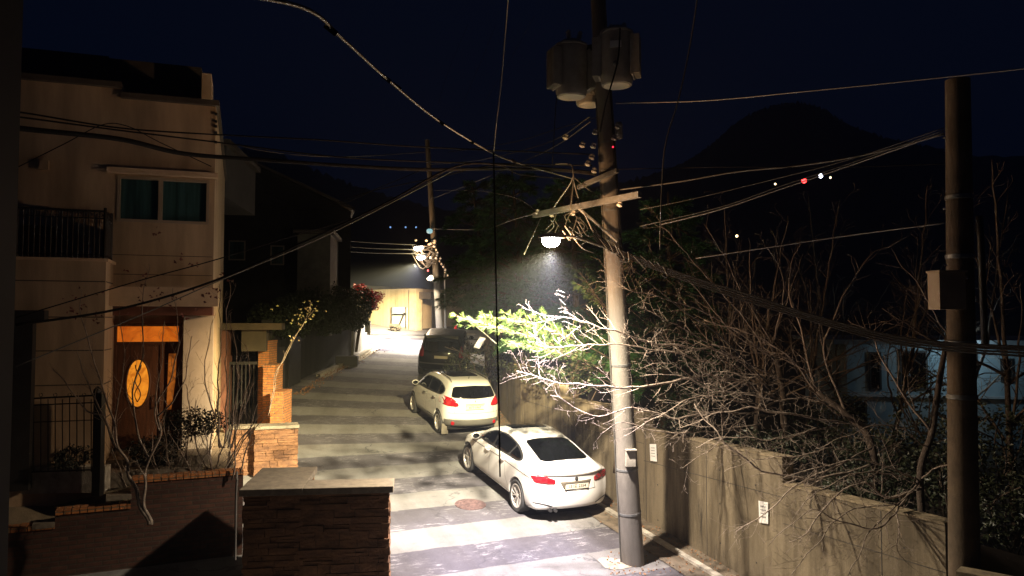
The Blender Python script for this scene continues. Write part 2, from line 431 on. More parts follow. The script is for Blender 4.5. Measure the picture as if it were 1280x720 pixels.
# junction slab beyond the end, joins the lane that turns left
m2 = mat('upper_asphalt', (.30, .285, .28), .85, col2=(.17, .16, .165), scale=.8, stretch=(.5, 2.5, 1), bump=.5, bscale=90)
mb = MB()
g = [(-1.0, 40), (-2.5, 52), (-9, 56), (-18, 60), (-24, 60), (-24, 51), (-14, 46), (-10.5, 41.5), (-6, 39)]
cx = Vector((-9, 47, 0)); n = len(g)
vs = [Vector((cx.x, cx.y, H(cx.x, cx.y)+.012))]+[Vector((x, y, H(x, y)+.012)) for x, y in g]
mb.add(vs, [(0, 1+(k+1) % n, 1+k) for k in range(n)], [[(0, 0)]*3]*n)
mb.build('upper_lane', m2, kind='structure', autofix=True)

def ground():
    mb = MB()
    xs = [-500, -250, -120, -60, -40, -30, -24]+[-20+k*2 for k in range(24)]+[30, 40, 60, 120, 250, 500]
    ys = [-60, -20, -8]+[-4+k*2 for k in range(34)]+[70, 90, 130, 200, 320, 500, 700]
    for y in ys:
        for x in xs:
            mb.v.append(Vector((x, y, H(x, y)-.06)))
    nx = len(xs)
    for j in range(len(ys)-1):
        for i in range(nx-1):
            mb.f.append([j*nx+i, j*nx+i+1, (j+1)*nx+i+1, (j+1)*nx+i]); mb.uv.append(None)
    mb.build('ground', M['soil'], kind='structure', smooth=True)
ground()

def path_strip(path, off0, off1, name, m, dz, step=.5, uvw=True, thick=None):
    pts = []
    for a, b in zip(path, path[1:]):
        a = Vector((a[0], a[1], 0)); b = Vector((b[0], b[1], 0)); k = max(1, int((b-a).length/step))
        pts += [a+(b-a)*(i/k) for i in range(k)]
    pts.append(Vector((path[-1][0], path[-1][1], 0)))
    mb = MB(); s = 0; prev = None
    for i, p in enumerate(pts):
        d = (pts[min(i+1, len(pts)-1)]-pts[max(i-1, 0)]).normalized(); sd = Vector((d.y, -d.x, 0))
        q0 = p+sd*off0; q1 = p+sd*off1
        if i: s += (p-pts[i-1]).length
        z0 = H(q0.x, q0.y)+dz; z1 = H(q1.x, q1.y)+dz
        row = [(Vector((q0.x, q0.y, z0)), (off0, s)), (Vector((q1.x, q1.y, z1)), (off1, s))]
        if thick:
            row = [(Vector((q0.x, q0.y, z0-thick)), (off0-thick, s))]+row+[(Vector((q1.x, q1.y, z1-thick)), (off1+thick, s))]
        if prev:
            n = len(row)
            for k in range(n-1):
                mb.add([prev[k][0], prev[k+1][0], row[k+1][0], row[k][0]], [(0, 1, 2, 3)], [[prev[k][1], prev[k+1][1], row[k+1][1], row[k][1]]])
        prev = row
    return mb.build(name, m, kind='structure', autofix=True)
vp = RWALL[:7]
path_strip(vp, -.95, .05, 'verge', M['verge'], .02)
path_strip(vp, -.52, -.40, 'gutter_kerb', M['kerb'], .07, thick=.09)
path_strip([(-7.55, 29.4), (-7.5, 30), (-7.0, 34), (-6.85, 38)], .08, .24, 'kerb', M['kerb'], .12, thick=.15)
path_strip([(-7.55, 29.3), (-7.0, 34), (-6.85, 38)], .24, .48, 'gutter', mat('gutter_concrete', (.42, .38, .29), .9, var=.4, scale=3, bump=.4), .015)

# cement patch round the pole foot
mb = MB(); c = PH(771, 705); n = 14
vs = [Vector((c.x, c.y, H(c.x, c.y)+.02))]
for k in range(n):
    a = 2*math.pi*k/n; r = .30*(1+.18*math.sin(3*a+1)); x = c.x+r*1.15*math.cos(a); y = c.y+r*.75*math.sin(a); vs.append(Vector((x, y, H(x, y)+.008)))
mb.add(vs, [(0, 1+k, 1+(k+1) % n) for k in range(n)])
mb.build('cement_patch', M['patch'], smooth=True, kind='structure')

# hills
def hill(name, pts, Y, depth, m):
    # ridge line from pixels at distance Y, with real depth towards and away from the camera
    mb = MB(); rid = [P(a, b, Y) for a, b in spline2(pts, 18)]
    rows = []
    for j in range(9):
        t = j/8; prof = math.sin(math.pi*t)**.8
        row = []
        for i, r in enumerate(rid):
            x = r.x*(1+(t-.5)*depth/Y*1.0); y = Y+(t-.5)*depth*2*.5
            z = -12+(r.z+12)*prof + (noise.noise(Vector((x*.03, y*.03, 3)))*6*prof if j != 4 else noise.noise(Vector((i*.9, 0, 0)))*2.2+noise.noise(Vector((i*2.7, 4, 0)))*1.6)
            row.append(Vector((x, y, z)))
        rows.append(row)
    n = len(rid)
    for row in rows: mb.v += row
    for j in range(8):
        for i in range(n-1):
            mb.f.append([j*n+i, j*n+i+1, (j+1)*n+i+1, (j+1)*n+i]); mb.uv.append(None)
    mb.build(name, m, kind='structure', smooth='all')
def spline2(pts, n):
    return [(p.x, p.y) for p in spline([(a, b, 0) for a, b in pts], n)]
hill('hills', [(250, 190), (330, 188), (400, 215), (470, 240), (560, 262), (640, 262), (720, 240), (800, 222), (850, 205), (885, 183), (925, 150), (965, 132), (1000, 128), (1030, 136), (1060, 155), (1110, 172), (1160, 182), (1230, 195), (1400, 190)], 420, 160, M['hillm'])
# slope behind the retaining wall
def slope():
    mb = MB(); xs = [i*1.0 for i in range(0, 46)]; ys = [2+j*1.0 for j in range(0, 70)]
    def wall_top(y): return -2.75 if y < 12.6 else (-2.4 if y < 16 else (-2.05 if y < 19 else (-1.75 if y < 22.5 else -1.4)))
    for y in ys:
        bx = lerp_path(RWALL, y)+.28
        for dx in xs:
            z = wall_top(y)-.12-min(1.15, dx*.5)+ .06*noise.noise(Vector((dx*.7, y*.7, 0)))+(0.0 if dx < 20 else .12*(dx-20))
            if y < 12: z -= min(1, (12-y)*.3)*min(1.2, dx*.3)
            mb.v.append(Vector((bx+dx*(1 if dx < 20 else 1.6), y, z)))
    n = len(xs)
    for j in range(len(ys)-1):
        for i in range(n-1):
            mb.f.append([j*n+i, j*n+i+1, (j+1)*n+i+1, (j+1)*n+i]); mb.uv.append(None)
    mb.build('hillside', M['soil'], kind='structure', smooth='all')
slope()

# ------------------------------------------------------------------ retaining wall right
def retaining():
    root = empty('retaining_wall', (4.02, 13.45, H(4.02, 13.45)), 'long stained concrete retaining wall with stepped top beside the parked cars', 'retaining wall')
    body = MB(); cop = MB(); holes = MB(); jn = MB()
    tops = [(3.1, 12.67, -2.67), (12.67, 16.0, -2.25), (16.0, 19.2, -1.90), (19.2, 23, -1.6), (23, 27, -1.3), (27, 43, -.9)]
    s = 0
    for y0, y1, zt in tops:
        ys = [y0]+[q[1] for q in RWALL if y0 < q[1] < y1]+[y1]
        for a, b in zip(ys, ys[1:]):
            pa = Vector((lerp_path(RWALL, a), a, 0)); pb = Vector((lerp_path(RWALL, b), b, 0)); d = pb-pa; L = d.length
            if a < 10.2 < b or b <= 10.2:
                pass
            if b <= 10.2: s += L; continue
            fr = Fr(pa, d)                         # v points to the right of travel = into the slope
            fr.o = pa - fr.u*s
            z0a, z0b = H(pa.x, pa.y)-.3, H(pb.x, pb.y)-.3
            body.box(fr, s, s+L, 0, .25, z0a, zt, z0b, zt)
            cop.box(fr, s, s+L, -.012, .262, zt, zt+.035)
            k = s+.95
            while k < s+L:
                jn.box(fr, k, k+.012, -.004, .0, z0a, zt-.02); k += 1.83
            jn.box(fr, s, s+L, -.0035, -.0005, zt-.62, zt-.612)
            k = s+.6
            while k < s+L:
                for hz in (.45, 1.15, 1.75):
                    q = fr.p(k, -.003, H(pa.x, pa.y)+hz)
                    if q.z < zt-.1: holes.lathe([(.014, 0), (.014, .004)], q, axis=-fr.v, sides=8)
                k += .9
            s += L
    jn.build('form_joint', M['seam'], root, kind='stuff') if False else jn.build('form_joint', M['seam'], root)
    body.build('wall_panel', M['rwall'], root); cop.build('coping', M['coping'], root); holes.build('tie_hole', M['seam'], root)
retaining()
# low wall beyond the far end, right edge of the view
mb = MB(); a = P(1222, 716, 9.0); b = P(1300, 735, 8.6)
fr = Fr(a, (b-a)); fr.o = Vector((a.x, a.y, 0)); mb.box(fr, -.2, 3.0, -.15, .1, -5.4, a.z-.0)
mb.build('low_wall', M['coping'], label='low concrete wall at the foot of the right-hand utility pole', cat='wall')

# ------------------------------------------------------------------ left house
HC = Vector((-5.57, 14.29, 0)); HF = Fr(HC, (.94, .33))
def FP(px, py, v0=0.):
    r = ray(px, py); t = (HC.dot(HF.v)+v0)/r.dot(HF.v); p = r*t - HC
    return p.dot(HF.u), p.z
GZ = -2.50
def house():
    root = empty('house', (HC.x, HC.y, GZ), 'cream two-storey house with lit amber front door, balcony and teal window', 'house')
    b = MB()
    x0, _ = FP(-60, 300); _, zr = FP(265, 133); _, zl = FP(150, 118)
    zt = zr; 
    us, zs = FP(152, 118)
    u137, _ = FP(137, 300); u262, _ = FP(263, 300)
    zl0 = FP(200, 383)[1]                                     # top of the porch opening
    zw = FP(200, 360)[1]
    # walls around the openings (butted, so nothing overlaps)
    wA, wz1 = FP(147, 219); wB, wz0 = FP(261, 281)
    b.box(HF, x0, us, -8, 0, wz1, zt+.18); b.box(HF, us, 0, -8, 0, wz1, zt)
    b.box(HF, x0, wA, -8, 0, wz0, wz1); b.box(HF, wB, 0, -8, 0, wz0, wz1); b.box(HF, wA, wB, -8, -.14, wz0, wz1)
    b.box(HF, x0, 0, -8, 0, zl0, wz0)
    b.box(HF, x0, u137, -8, 0, GZ-1.5, zl0)
    uD = FP(229, 450, -.5)[0]; 
    b.box(HF, u137, 0, -8, -.85, GZ-1.5, zl0)                 # back of the porch
    b.build('wall', M['siding'], root)
    # front bay under the balcony
    bay = MB(); uL, _ = FP(-60, 400, .8); uR, _ = FP(131, 400, .8); _, zb = FP(80, 326, .8)
    bay.box(HF, x0, uR, 0, .8, GZ-1.5, zb); bay.build('bay', M['siding'], root)
    led = MB(); led.box(HF, x0, uR+.04, .0, .86, zb, zb+.05); led.build('balcony_ledge', M['trim'], root)
    jo = MB()
    for py in (352, 397, 439, 482, 527):
        z = FP(80, py, .8)[1]; jo.box(HF, x0, uR-.01, .8, .806, z, z+.018)
        jo.box(HF, uR, uR+.006, .06, .76, z, z+.018)
    for py in (320, 336+8):
        z = FP(200, py)[1]; jo.box(HF, u137, -.02, 0, .006, z, z+.012)
    jo.build('siding_joint', M['joint'], root)
    # porch canopy band
    cb = MB(); cb.box(HF, u137+.02, .10, .0, .42, zl0, zw); cb.build('porch_canopy', M['trim'], root)
    rl = MB(); zr0 = FP(200, 399)[1]; rl.box(HF, u137+.02, .0, -.02, -.62, zl0-.16, zl0); rl.build('porch_lintel', M['redwood'], root)
    # side pier of light siding right of the door
    pr = MB(); pr.box(HF, uD, .0, -.85, -.45, GZ-.2, zl0-.17); pr.build('porch_pier', mat('pale_pier', (.52, .45, .33), .85, var=.1), root)
    # door set
    V = -.82
    dA, dz1 = FP(140, 404, V); dB, _ = FP(231, 404, V)
    dz0 = GZ+.12
    fr_ = MB(); fr_.box(HF, dA, dA+.10, V, V+.10, dz0, dz1); fr_.box(HF, dB-.10, dB, V, V+.10, dz0, dz1); fr_.box(HF, dA+.1, dB-.1, V, V+.10, dz1-.06, dz1)
    _, tz0 = FP(185, 427, V); fr_.box(HF, dA+.1, dB-.1, V, V+.10, tz0-.06, tz0)
    fo = fr_.build('door_frame', M['wood'], root)
    tr = MB(); tr.box(HF, dA+.1, dB-.1, V, V+.03, tz0, dz1-.06); tr.build('transom_window', M['lit_transom'], root)
    uM = FP(203, 450, V)[0]
    d = MB(); d.box(HF, dA+.1, uM-.03, V, V+.06, dz0, tz0-.06); dr = d.build('door', M['wood'], root)
    d2 = MB(); d2.box(HF, uM-.03, uM+.04, V, V+.09, dz0, tz0-.06); 
    d2.box(HF, uM+.04, dB-.1, V, V+.05, dz0, tz0-.06); side = d2.build('side_panel', M['wood'], root)
    uo, zo = FP(172.5, 479, V+.06); ur = (FP(186, 479, V)[0]-FP(159, 479, V)[0])/2; zr2 = (FP(172, 450, V)[1]-FP(172, 508, V)[1])/2
    ov = [HF.p(uo+ur*math.cos(t), V+.062, zo+zr2*math.sin(t)) for t in [2*math.pi*k/36 for k in range(36)]]
    m_ = MB(); m_.prism(ov, HF.v*.015); ogl = m_.build('oval_glass', M['lit_oval'], dr, autofix=True)
    m_ = MB(); m_.tube([HF.p(uo+(ur+.02)*math.cos(t), V+.07, zo+(zr2+.02)*math.sin(t)) for t in [2*math.pi*k/36 for k in range(37)]], .02, 6)
    sc_ = [HF.p(uo+.05*math.sin(k*.5), V+.085, zo+zr2*(-.8+1.6*k/16)) for k in range(17)]
    m_.tube(sc_, .010, 5); m_.tube([HF.p(uo-.05*math.sin(k*.5), V+.085, zo+zr2*(-.8+1.6*k/16)) for k in range(17)], .010, 5)
    m_.build('glass_surround', M['wood'], dr)
    hp = MB(); q = HF.p(uM-.10, V+.09, GZ+1.1); hp.tube([q+HF.v*-.03, q+HF.v*.04, q+HF.v*.04+Vector((0, 0, -.22)), q+HF.v*-.03+Vector((0, 0, -.22))], .013, 6); hp.build('handle', M['chrome'], dr)
    pl = [FP(211, 442, V+.05), FP(221, 442, V+.05), FP(219, 478, V+.05), FP(214, 512, V+.05), FP(208, 512, V+.05)]
    m_ = MB(); m_.prism([HF.p(u, V+.052, z) for u, z in pl], HF.v*.012); m_.build('side_glass', M['lit_side'], side, autofix=True)
    st = MB(); st.box(HF, u137+.05, -.02, -.85, .35, GZ-.3, GZ+.10); st.box(HF, u137+.05, -.1, .35, .8, GZ-.3, GZ-.04); st.build('doorstep', M['cap'], root)
    # upper window
    wf = MB(); t = .05
    for (a, c, e, f) in ((wA, wB, wz1-t, wz1), (wA, wB, wz0, wz0+t)): wf.box(HF, a, c, -.12, .02, e, f)
    um = FP(200.5, 250)[0]
    for a in (wA, wB-t, um-.035): wf.box(HF, a, a+(t if a != um-.035 else .07), -.12, .018, wz0+t, wz1-t)
    wo = wf.build('window', M['wframe'], root)
    for a, c in ((wA+t, um-.035), (um+.035, wB-t)):
        p_ = MB(); p_.box(HF, a, c, -.10, -.07, wz0+t, wz1-t); p_.build('pane', M['teal'], wo)
    hd = MB(); ha, hz = FP(135, 213); hb, _ = FP(268, 213); hd.box(HF, ha, .06, .003, .16, wz1+.03, wz1+.12); hd.build('window_hood', M['trim'], wo)
    # upper joint lines / roof edge, set-back dark parapet
    e = MB(); e.box(HF, us, .06, -8, .10, zt, zt+.10); e.box(HF, x0, us, -8, .10, zt+.18, zt+.28); e.build('roof_edge', M['rooftile'], root)
    uq = FP(252, 90, -1.6)[0]; us2 = FP(200, 90, -1.6)[0]; uq0 = FP(118, 70, -1.6)[0]
    ztop = FP(150, 74, -1.6)[1]
    pz = MB(); pz.box(HF, x0, uq, -7, -1.6, zt+.28, ztop); pz.build('roof_parapet', M['rooftile'], root)
    pz = MB(); pz.box(HF, x0, us2-1.0, -6.8, -2.0, ztop, ztop+.16); pz.build('roof_cap', M['rooftile'], root)
    ca, c1 = FP(253, 94, -.9); cb_, _ = FP(273, 96, -.9)
    ch = MB(); ch.box(HF, ca, cb_-.12, -1.6, -.75, zt+.10, c1); ch.build('chimney', M['trim'], root)
    # little wall items: vent box, gutter brackets on the corner
    v = MB(); a, z = FP(56, 207); v.box(HF, a-.07, a+.07, 0, .09, z-.08, z+.08); v.build('vent', M['siding'], root)
    for py in (143, 152, 158, 166, 178):
        v = MB(); z = FP(266, py)[1]; v.box(HF, -.02, .03, .003, .06, z-.02, z+.02); v.build('cable_clamp', M['darkmetal'], root)
    # balcony rail
    zr_ = FP(90, 262, .8)[1]; zm = FP(90, 271, .8)[1]
    def rail(name, pts, posts):
        r_ = MB()
        p0, p1 = pts
        for z, rr in ((zr_, .022), (zm, .014), (zb+.12, .014)):
            r_.tube([p0+Vector((0, 0, z)), p1+Vector((0, 0, z))], rr, 6)
        for k in range(posts+1):
            q = p0+(p1-p0)*(k/posts); big = k in (0, posts)
            r_.tube([q+Vector((0, 0, zb+.05)), q+Vector((0, 0, zr_ if not big else zr_+.06))], .028 if big else .012, 6)
            if not big and k % 2:
                zc = (zr_+zm)/2
                r_.tube([q+Vector((0, 0, zc))+HF.u*.045*math.cos(a_)+Vector((0, 0, .035*math.sin(a_))) for a_ in [k2*math.pi/4 for k2 in range(9)]], .006, 4)
        r_.build(name, M['iron'], root)
    rail('balcony_rail', (HF.p(x0, .74, 0), HF.p(uR-.04, .74, 0)), 30)
    rail('side_rail', (HF.p(uR-.04, .74, 0), HF.p(uR-.04, .05, 0)), 7)
    sp = MB(); q0 = HF.p(uR-.04, .70, 0); q1 = HF.p(uR-.04, .06, 0)
    sp.prism([q0+Vector((0, 0, zb+.06)), q1+Vector((0, 0, zb+.06)), q1+Vector((0, 0, zr_-.25)), q0+Vector((0, 0, zr_-.02))], HF.u*-.02); sp.build('rail_screen', M['iron'], root, autofix=True)
    # porch pipe on the left
    pp = MB(); a = FP(32, 450, .86)[0]; pp.box(HF, a-.13, a+.13, .81, 1.05, GZ-.2, FP(32, 402, .86)[1]); pp.box(HF, a-.22, a+.30, .805, 1.1, FP(32, 402, .86)[1], FP(32, 388, .86)[1]); pp.build('porch_post', M['darkmetal'], root)
    # side wall windows (seen only from aside)
    return root, uR, zb
house_root, uR, zbal = house()
def ac_unit():
    a, z0 = FP(26, 322, .3); b, z1 = FP(66, 283, .3)
    r = empty('air_conditioner', HF.p((a+b)/2, .3, zbal+.05), 'dark outdoor air conditioner unit standing on the balcony behind the railing', 'air conditioner')
    m = MB(); m.box(HF, a, b, .05, .42, zbal+.09, z1); m.build('casing', M['darkmetal'], r)
    m = MB(); c = HF.p((a+b)/2, .425, (zbal+z1)/2+.03)
    for k in range(5): m.tube([c+(HF.u*math.cos(t)+Vector((0, 0, math.sin(t))))*(.05+.045*k) for t in [j*math.pi/10 for j in range(21)]], .006, 4)
    m.build('fan_grille', M['iron'], r)
    m = MB(); m.box(HF, a+.05, a+.1, .05, .42, zbal+.05, zbal+.09); m.box(HF, b-.1, b-.05, .05, .42, zbal+.05, zbal+.09); m.build('foot', M['iron'], r)
ac_unit()
# two small pots catching the light on the balcony
for k, (px, lab) in enumerate(((112, 'small pale bottle standing on the balcony by the corner railing'),)):
    a, _ = FP(px, 320, .55); m = MB(); m.lathe([(.03, 0), (.04, .02), (.042, .12), (.02, .17), (.016, .22)], HF.p(a, .55, zbal+.05), sides=12)
    m.build('bottle', M['signm'], label=lab, cat='bottle', smooth=True)

# garden terraces of the left house
def terrace(name, poly, z, zb, m, kind='structure', **kw):
    mb = MB(); mb.prism([Vector((x, y, zb)) for x, y in poly], (0, 0, z-zb)); return mb.build(name, m, kind=kind, autofix=True, **kw)
M['yard'] = mat('yard_concrete', (.26, .20, .12), .9, col2=(.13, .10, .06), scale=2.5, bump=.5)
def garden():
    # sloping yard between the brick wall tops and the house
    fa = P(-40, 660, 11.7); fb = P(292, 590, 13.3); mb = MB(); n, k = 40, 14
    for i in range(n+1):
        t = -.6+1.6*i/n; f = Vector((fa.x+(fb.x-fa.x)*t, fa.y+(fb.y-fa.y)*t, 0)); px = -40+332*t
        zf = -3.40 if t < .25 else (-3.40+.75*min(1, (t-.25)/.45))
        for j in range(k+1):
            q = j/k; x = f.x-2.2*q; y = f.y+5.2*q
            z = zf+(GZ-.02-zf)*min(1, q*4.2)+.02*noise.noise(Vector((x*3, y*3, 0)))
            mb.v.append(Vector((x, y+.12, z)))
    for i in range(n):
        for j in range(k):
            a = i*(k+1)+j; mb.f.append([a, a+k+1, a+k+2, a+1]); mb.uv.append(None)
    mb.build('garden', M['yard'], kind='structure', smooth='all')
garden()
terrace('front_garden', [(-14, -3), (.6, -3), (.6, 6.5), (-1.75, 11.2), (-4.0, 11.2), (-4.6, 13.2), (-14, 11.0)], -4.35, -6, M['soil'])
# edging steps in the yard
m = MB(); a = P(50, 592, 12.6); b = P(118, 588, 12.6); m.tube([a, b], .02, 6); 
WF = Fr(P(15, 600, 12.7)*1.0, (1, .1)); WF.o.z = 0
m = MB(); m.box(WF, -1, 1.5, -.1, .12, GZ-.3, GZ+.12); m.build('garden_kerb', M['kerb'], label='low pale kerb stone along the garden below the iron fence', cat='kerb')

# iron fence of the left house
def fence():
    r = empty('iron_fence', P(80, 590, 12.6), 'thin black iron fence with curled top in front of the left house', 'fence')
    Y = 12.6
    for y0, y1, rr in ((499, 494, .014), (507, 503, .010), (566+24, 563+24, .012)):
        m = MB(); m.tube([P(-20, y0+2, Y), P(122, y1, Y)], rr, 5); m.build('rail', M['iron'], r)
    m = MB(); k = 0
    for px in range(-12, 120, 9):
        top = P(px, 499-(3 if k % 2 else 0), Y); bot = P(px, 590, Y); m.tube([bot, top], .009, 4)
        if k % 2: m.tube([top+Vector((.03*math.sin(a), 0, .03*math.cos(a)+.03)) for a in [j*.8 for j in range(8)]], .006, 4)
        k += 1
    m.build('picket', M['iron'], r)
    m = MB(); a = P(122, 612, Y); b = P(122, 492, Y); m.box(Fr((a.x, a.y, 0), (1, 0)), -.065, .065, -.065, .065, a.z-.1, b.z)
    m.lathe([(.05, 0), (.07, .02), (.06, .07), (.015, .12)], b, sides=10); m.build('post', M['iron'], r)
fence()

# stepped red brick garden wall facing the camera
def brickwall():
    r = empty('brick_wall', P(150, 700, 10.6), 'stepped dark red brick garden wall with lit cap bricks behind the thin bare tree', 'wall')
    a = P(-40, 660, 11.7); b = P(292, 590, 13.3); fr = Fr((a.x, a.y, 0), (b.x-a.x, b.y-a.y)); L = math.hypot(b.x-a.x, b.y-a.y)
    def U(px): 
        q = ray(px, 600); t = (fr.o.dot(fr.v))/q.dot(fr.v); return (q*t-fr.o).dot(fr.u), t
    def Z(px, py):
        q = ray(px, py); t = (fr.o.dot(fr.v))/q.dot(fr.v); return (q*t).z
    seg = [(-40, 70, 660), (70, 164, 634), (164, 304, 593)]
    bd = MB(); cp = MB()
    for i, (p0, p1, py) in enumerate(seg):
        u0, u1 = U(p0)[0], U(p1)[0]; z = Z((p0+p1)/2, py)
        bd.box(fr, u0, u1, -.24, 0, -5.2, z-.07)
        k = u0
        while k < u1-.02:
            cp.box(fr, k+.006, min(k+.105, u1), -.25, .02+.006*rnd.random(), z-.07, z+rnd.uniform(-.004, .008)); k += .112
    bd.build('brickwork', M['redbrick'], r); cp.build('cap_brick', M['pillarbrick'], r)
    s = MB()
    for p0, p1, py in ((42, 70, 655), (133, 165, 620)):
        u0, u1 = U(p0)[0], U(p1)[0]; z = Z(p0, py); s.box(fr, u0, u1, -.26, .03, z-.08, z+.0)
    s.build('step_stone', M['cap'], r)
brickwall()

# ledge-stone gate posts
def ledgestone(mb, core, fr, u0, u1, v0, v1, z0, z1, r=rnd, hr=(.055, .13), lr=(.16, .5), amp=.022, flat=False):
    core.box(fr, u0+.03, u1-.03, v0+.03, v1-.03, z0, z1-.004)
    z = z0
    while z < z1-.03:
        h = min(r.uniform(*hr), z1-z)
        if z1-(z+h) < .035: h = z1-z
        # four faces
        for face in range(4):
            a, b = (u0, u1) if face in (0, 2) else (v0, v1)
            k = a
            while k < b-.001:
                l = r.uniform(*lr)
                if b-(k+l) < .1: l = b-k
                nsub = 2 if (h > .09 and r.random() < .35) else 1
                for sidx in range(nsub):
                    zz0 = z+h*sidx/nsub; zz1 = z+h*(sidx+1)/nsub
                    pr = r.uniform(-amp*.3, amp); g_ = .004; e = pr if k <= a+.001 else -g_; e2 = pr if k+l >= b-.001 else -g_
                    A, B = k-e, k+l+e2
                    if face == 0: bx = (A, B, v1-.06, v1+pr)
                    elif face == 2: bx = (A, B, v0-pr, v0+.06)
                    elif face == 1: bx = (u1-.06, u1+pr*1.01, A+.001, B-.001)
                    else: bx = (u0-pr*1.01, u0+.06, A+.001, B-.001)
                    n0 = len(mb.v)
                    mb.box(fr, bx[0], bx[1], bx[2], bx[3], zz0+g_, zz1-g_*.5)
                    for q in range(n0, len(mb.v)):
                        mb.v[q] = mb.v[q]+Vector((r.uniform(-1, 1), r.uniform(-1, 1), r.uniform(-1, 1)))*.006
                k += l
        z += h
rs = random.Random(3)
def gatepost(name, label, base, parts, caps):
    r = empty(name, base, label, 'wall'); mb = MB(); core = MB()
    for (fr, u0, u1, v0, v1, z0, z1) in parts: ledgestone(mb, core, fr, u0, u1, v0, v1, z0, z1, rs)
    mb.build('stonework', M['stone'], r); core.build('joint_core', M['stonecore'], r)
    c = MB()
    for (fr, u0, u1, v0, v1, z0, z1) in caps: c.box(fr, u0, u1, v0, v1, z0, z1)
    cc = c.build('cap', M['cap'], r)
    bv = cc.modifiers.new('b', 'BEVEL'); bv.width = .008; bv.segments = 2
    return r
# near wall: column + arm reaching to the street
A = P(299, 613, 11.28); B = P(490, 603, 11.55)
nf = Fr((A.x, A.y, 0), (B.x-A.x, B.y-A.y)); LN = math.hypot(B.x-A.x, B.y-A.y)
zt = P(299, 612, 11.28).z
gatepost('stone_gate_wall', 'large unlit ledge-stone wall with wide granite cap in the foreground', (A.x, A.y, -4.6),
         [(nf, .06, .84, -1.6, -.06, -5.0, zt-.10), (nf, .85, LN-.05, -.50, -.08, -5.0, zt-.10)],
         [(nf, 0, .90, -1.68, .02, zt-.10, zt), (nf, .902, LN+.02, -.58, .018, zt-.102, zt-.002)])
A2 = P(287, 540, 17.2); B2 = P(318, 538, 17.3); C2 = P(374, 533, 17.7)
nf2 = Fr((A2.x, A2.y, 0), (C2.x-A2.x, C2.y-A2.y)); L2 = math.hypot(C2.x-A2.x, C2.y-A2.y); u2 = (B2-A2).length
z2 = P(330, 533, 17.4).z
gatepost('stone_gate_wall', 'smaller lit ledge-stone gate wall with pale cap below the brick pillars', (A2.x, A2.y, -4.2),
         [(nf2, .04, u2, -.5, -.22, -4.6, z2-.07), (nf2, u2+.01, L2-.04, -.45, .0, -4.6, z2-.07)],
         [(nf2, 0, u2, -.54, -.16, z2-.07, z2), (nf2, u2+.002, L2, -.5, .06, z2-.072, z2-.002)])
# yellow painted edge by the near wall
a = PH(378, 600); b = PH(391, 599)
m = MB(); fr = Fr((a.x, a.y, 0), (1, -.1)); m.box(fr, -.02, .24, -.1, 0, a.z-.1, a.z+.10); m.build('marker_block', mat('yellow_marker', (.45, .22, .03), .6), label='small yellow painted kerb block behind the near stone wall', cat='kerb block')
# tap pipe between brick wall and near wall
m = MB(); m.tube([P(296, 590, 11.3), P(296, 600, 11.1), P(295, 618, 11.1), P(294, 700, 11.0)], .016, 8)
m.build('downpipe', mat('dull_pipe', (.10, .09, .08), .6), label='thin pale pipe running down the left side of the near stone wall', cat='pipe', smooth=True)

# stepped brick pillars
def bpillar(px0, px1, pyt, Y, zbot, lab, cap=True):
    a = P(px0, pyt, Y); b = P(px1, pyt, Y); fr = Fr((a.x, a.y, 0), (1, .05)); w = b.x-a.x
    r = empty('brick_pillar', (a.x+w/2, a.y, zbot), lab, 'brick pillar', 'stepped orange brick pillars at the gate')
    m = MB(); m.box(fr, 0, w, -.9, 0, zbot, a.z-.07); m.build('brickwork', M['pillarbrick'], r)
    m = MB(); k = -.012
    while k < w: 
        m.box(fr, k, min(k+.062, w+.012), -.91, .012, a.z-.07, a.z); k += .07
    m.build('cap_course', M['pillarbrick'], r)
bpillar(338, 354, 490, 19.6, -4.2, 'lowest and nearest of the three orange brick pillars, rising behind the small stone wall')
bpillar(329, 343, 456, 20.7, -4.0, 'middle of the three stepped orange brick pillars')
bpillar(323, 336, 426, 21.7, -4.0, 'tallest and farthest orange brick pillar, directly under the gate roof slab')
M['gslab2'] = mat('gate_beam', (.065, .05, .03), .9)
def gateroof():
    r = empty('gate_roof', P(320, 412, 21.2), 'flat concrete gate roof slab resting above the orange brick pillars', 'gate roof')
    a = P(288, 405, 20.7); b = P(352, 405, 21.0); fr = Fr((a.x, a.y, 0), (b.x-a.x, b.y-a.y)); L = (b-a).length
    m = MB(); m.box(fr, -.3, L, -1.5, 0, a.z-.16, a.z+.02); m.build('slab', mat('gate_slab', (.075, .055, .032), .9), r)
    m = MB(); m.box(fr, .25, .9, -1.4, -.35, a.z-.75, a.z-.162); m.build('beam', M['gslab2'], r)
    m = MB(); m.box(fr, -.25, -.1, -1.3, -.2, -4.2, a.z-.163); m.build('gate_post', M['redwood'], r)
gateroof()
def irongate():
    r = empty('iron_gate', (-6.0, 21.5, -3.9), 'dark iron gate recessed under the gate roof', 'gate')
    a = P(262, 430, 21.3); b = P(322, 430, 21.6); fr = Fr((a.x, a.y, 0), (b.x-a.x, b.y-a.y)); L = (b-a).length
    m = MB()
    for k in range(12): m.box(fr, L*k/12, L*k/12+.03, -.02, .02, -3.8, -1.2)
    m.build('bars', M['iron'], r); m = MB(); m.box(fr, -.04, L, -.03, .03, -1.2, -1.12); m.build('rail', M['iron'], r); m = MB(); m.box(fr, -.04, L, -.03, .03, -3.86, -3.8); m.build('rail', M['iron'], r)
irongate()

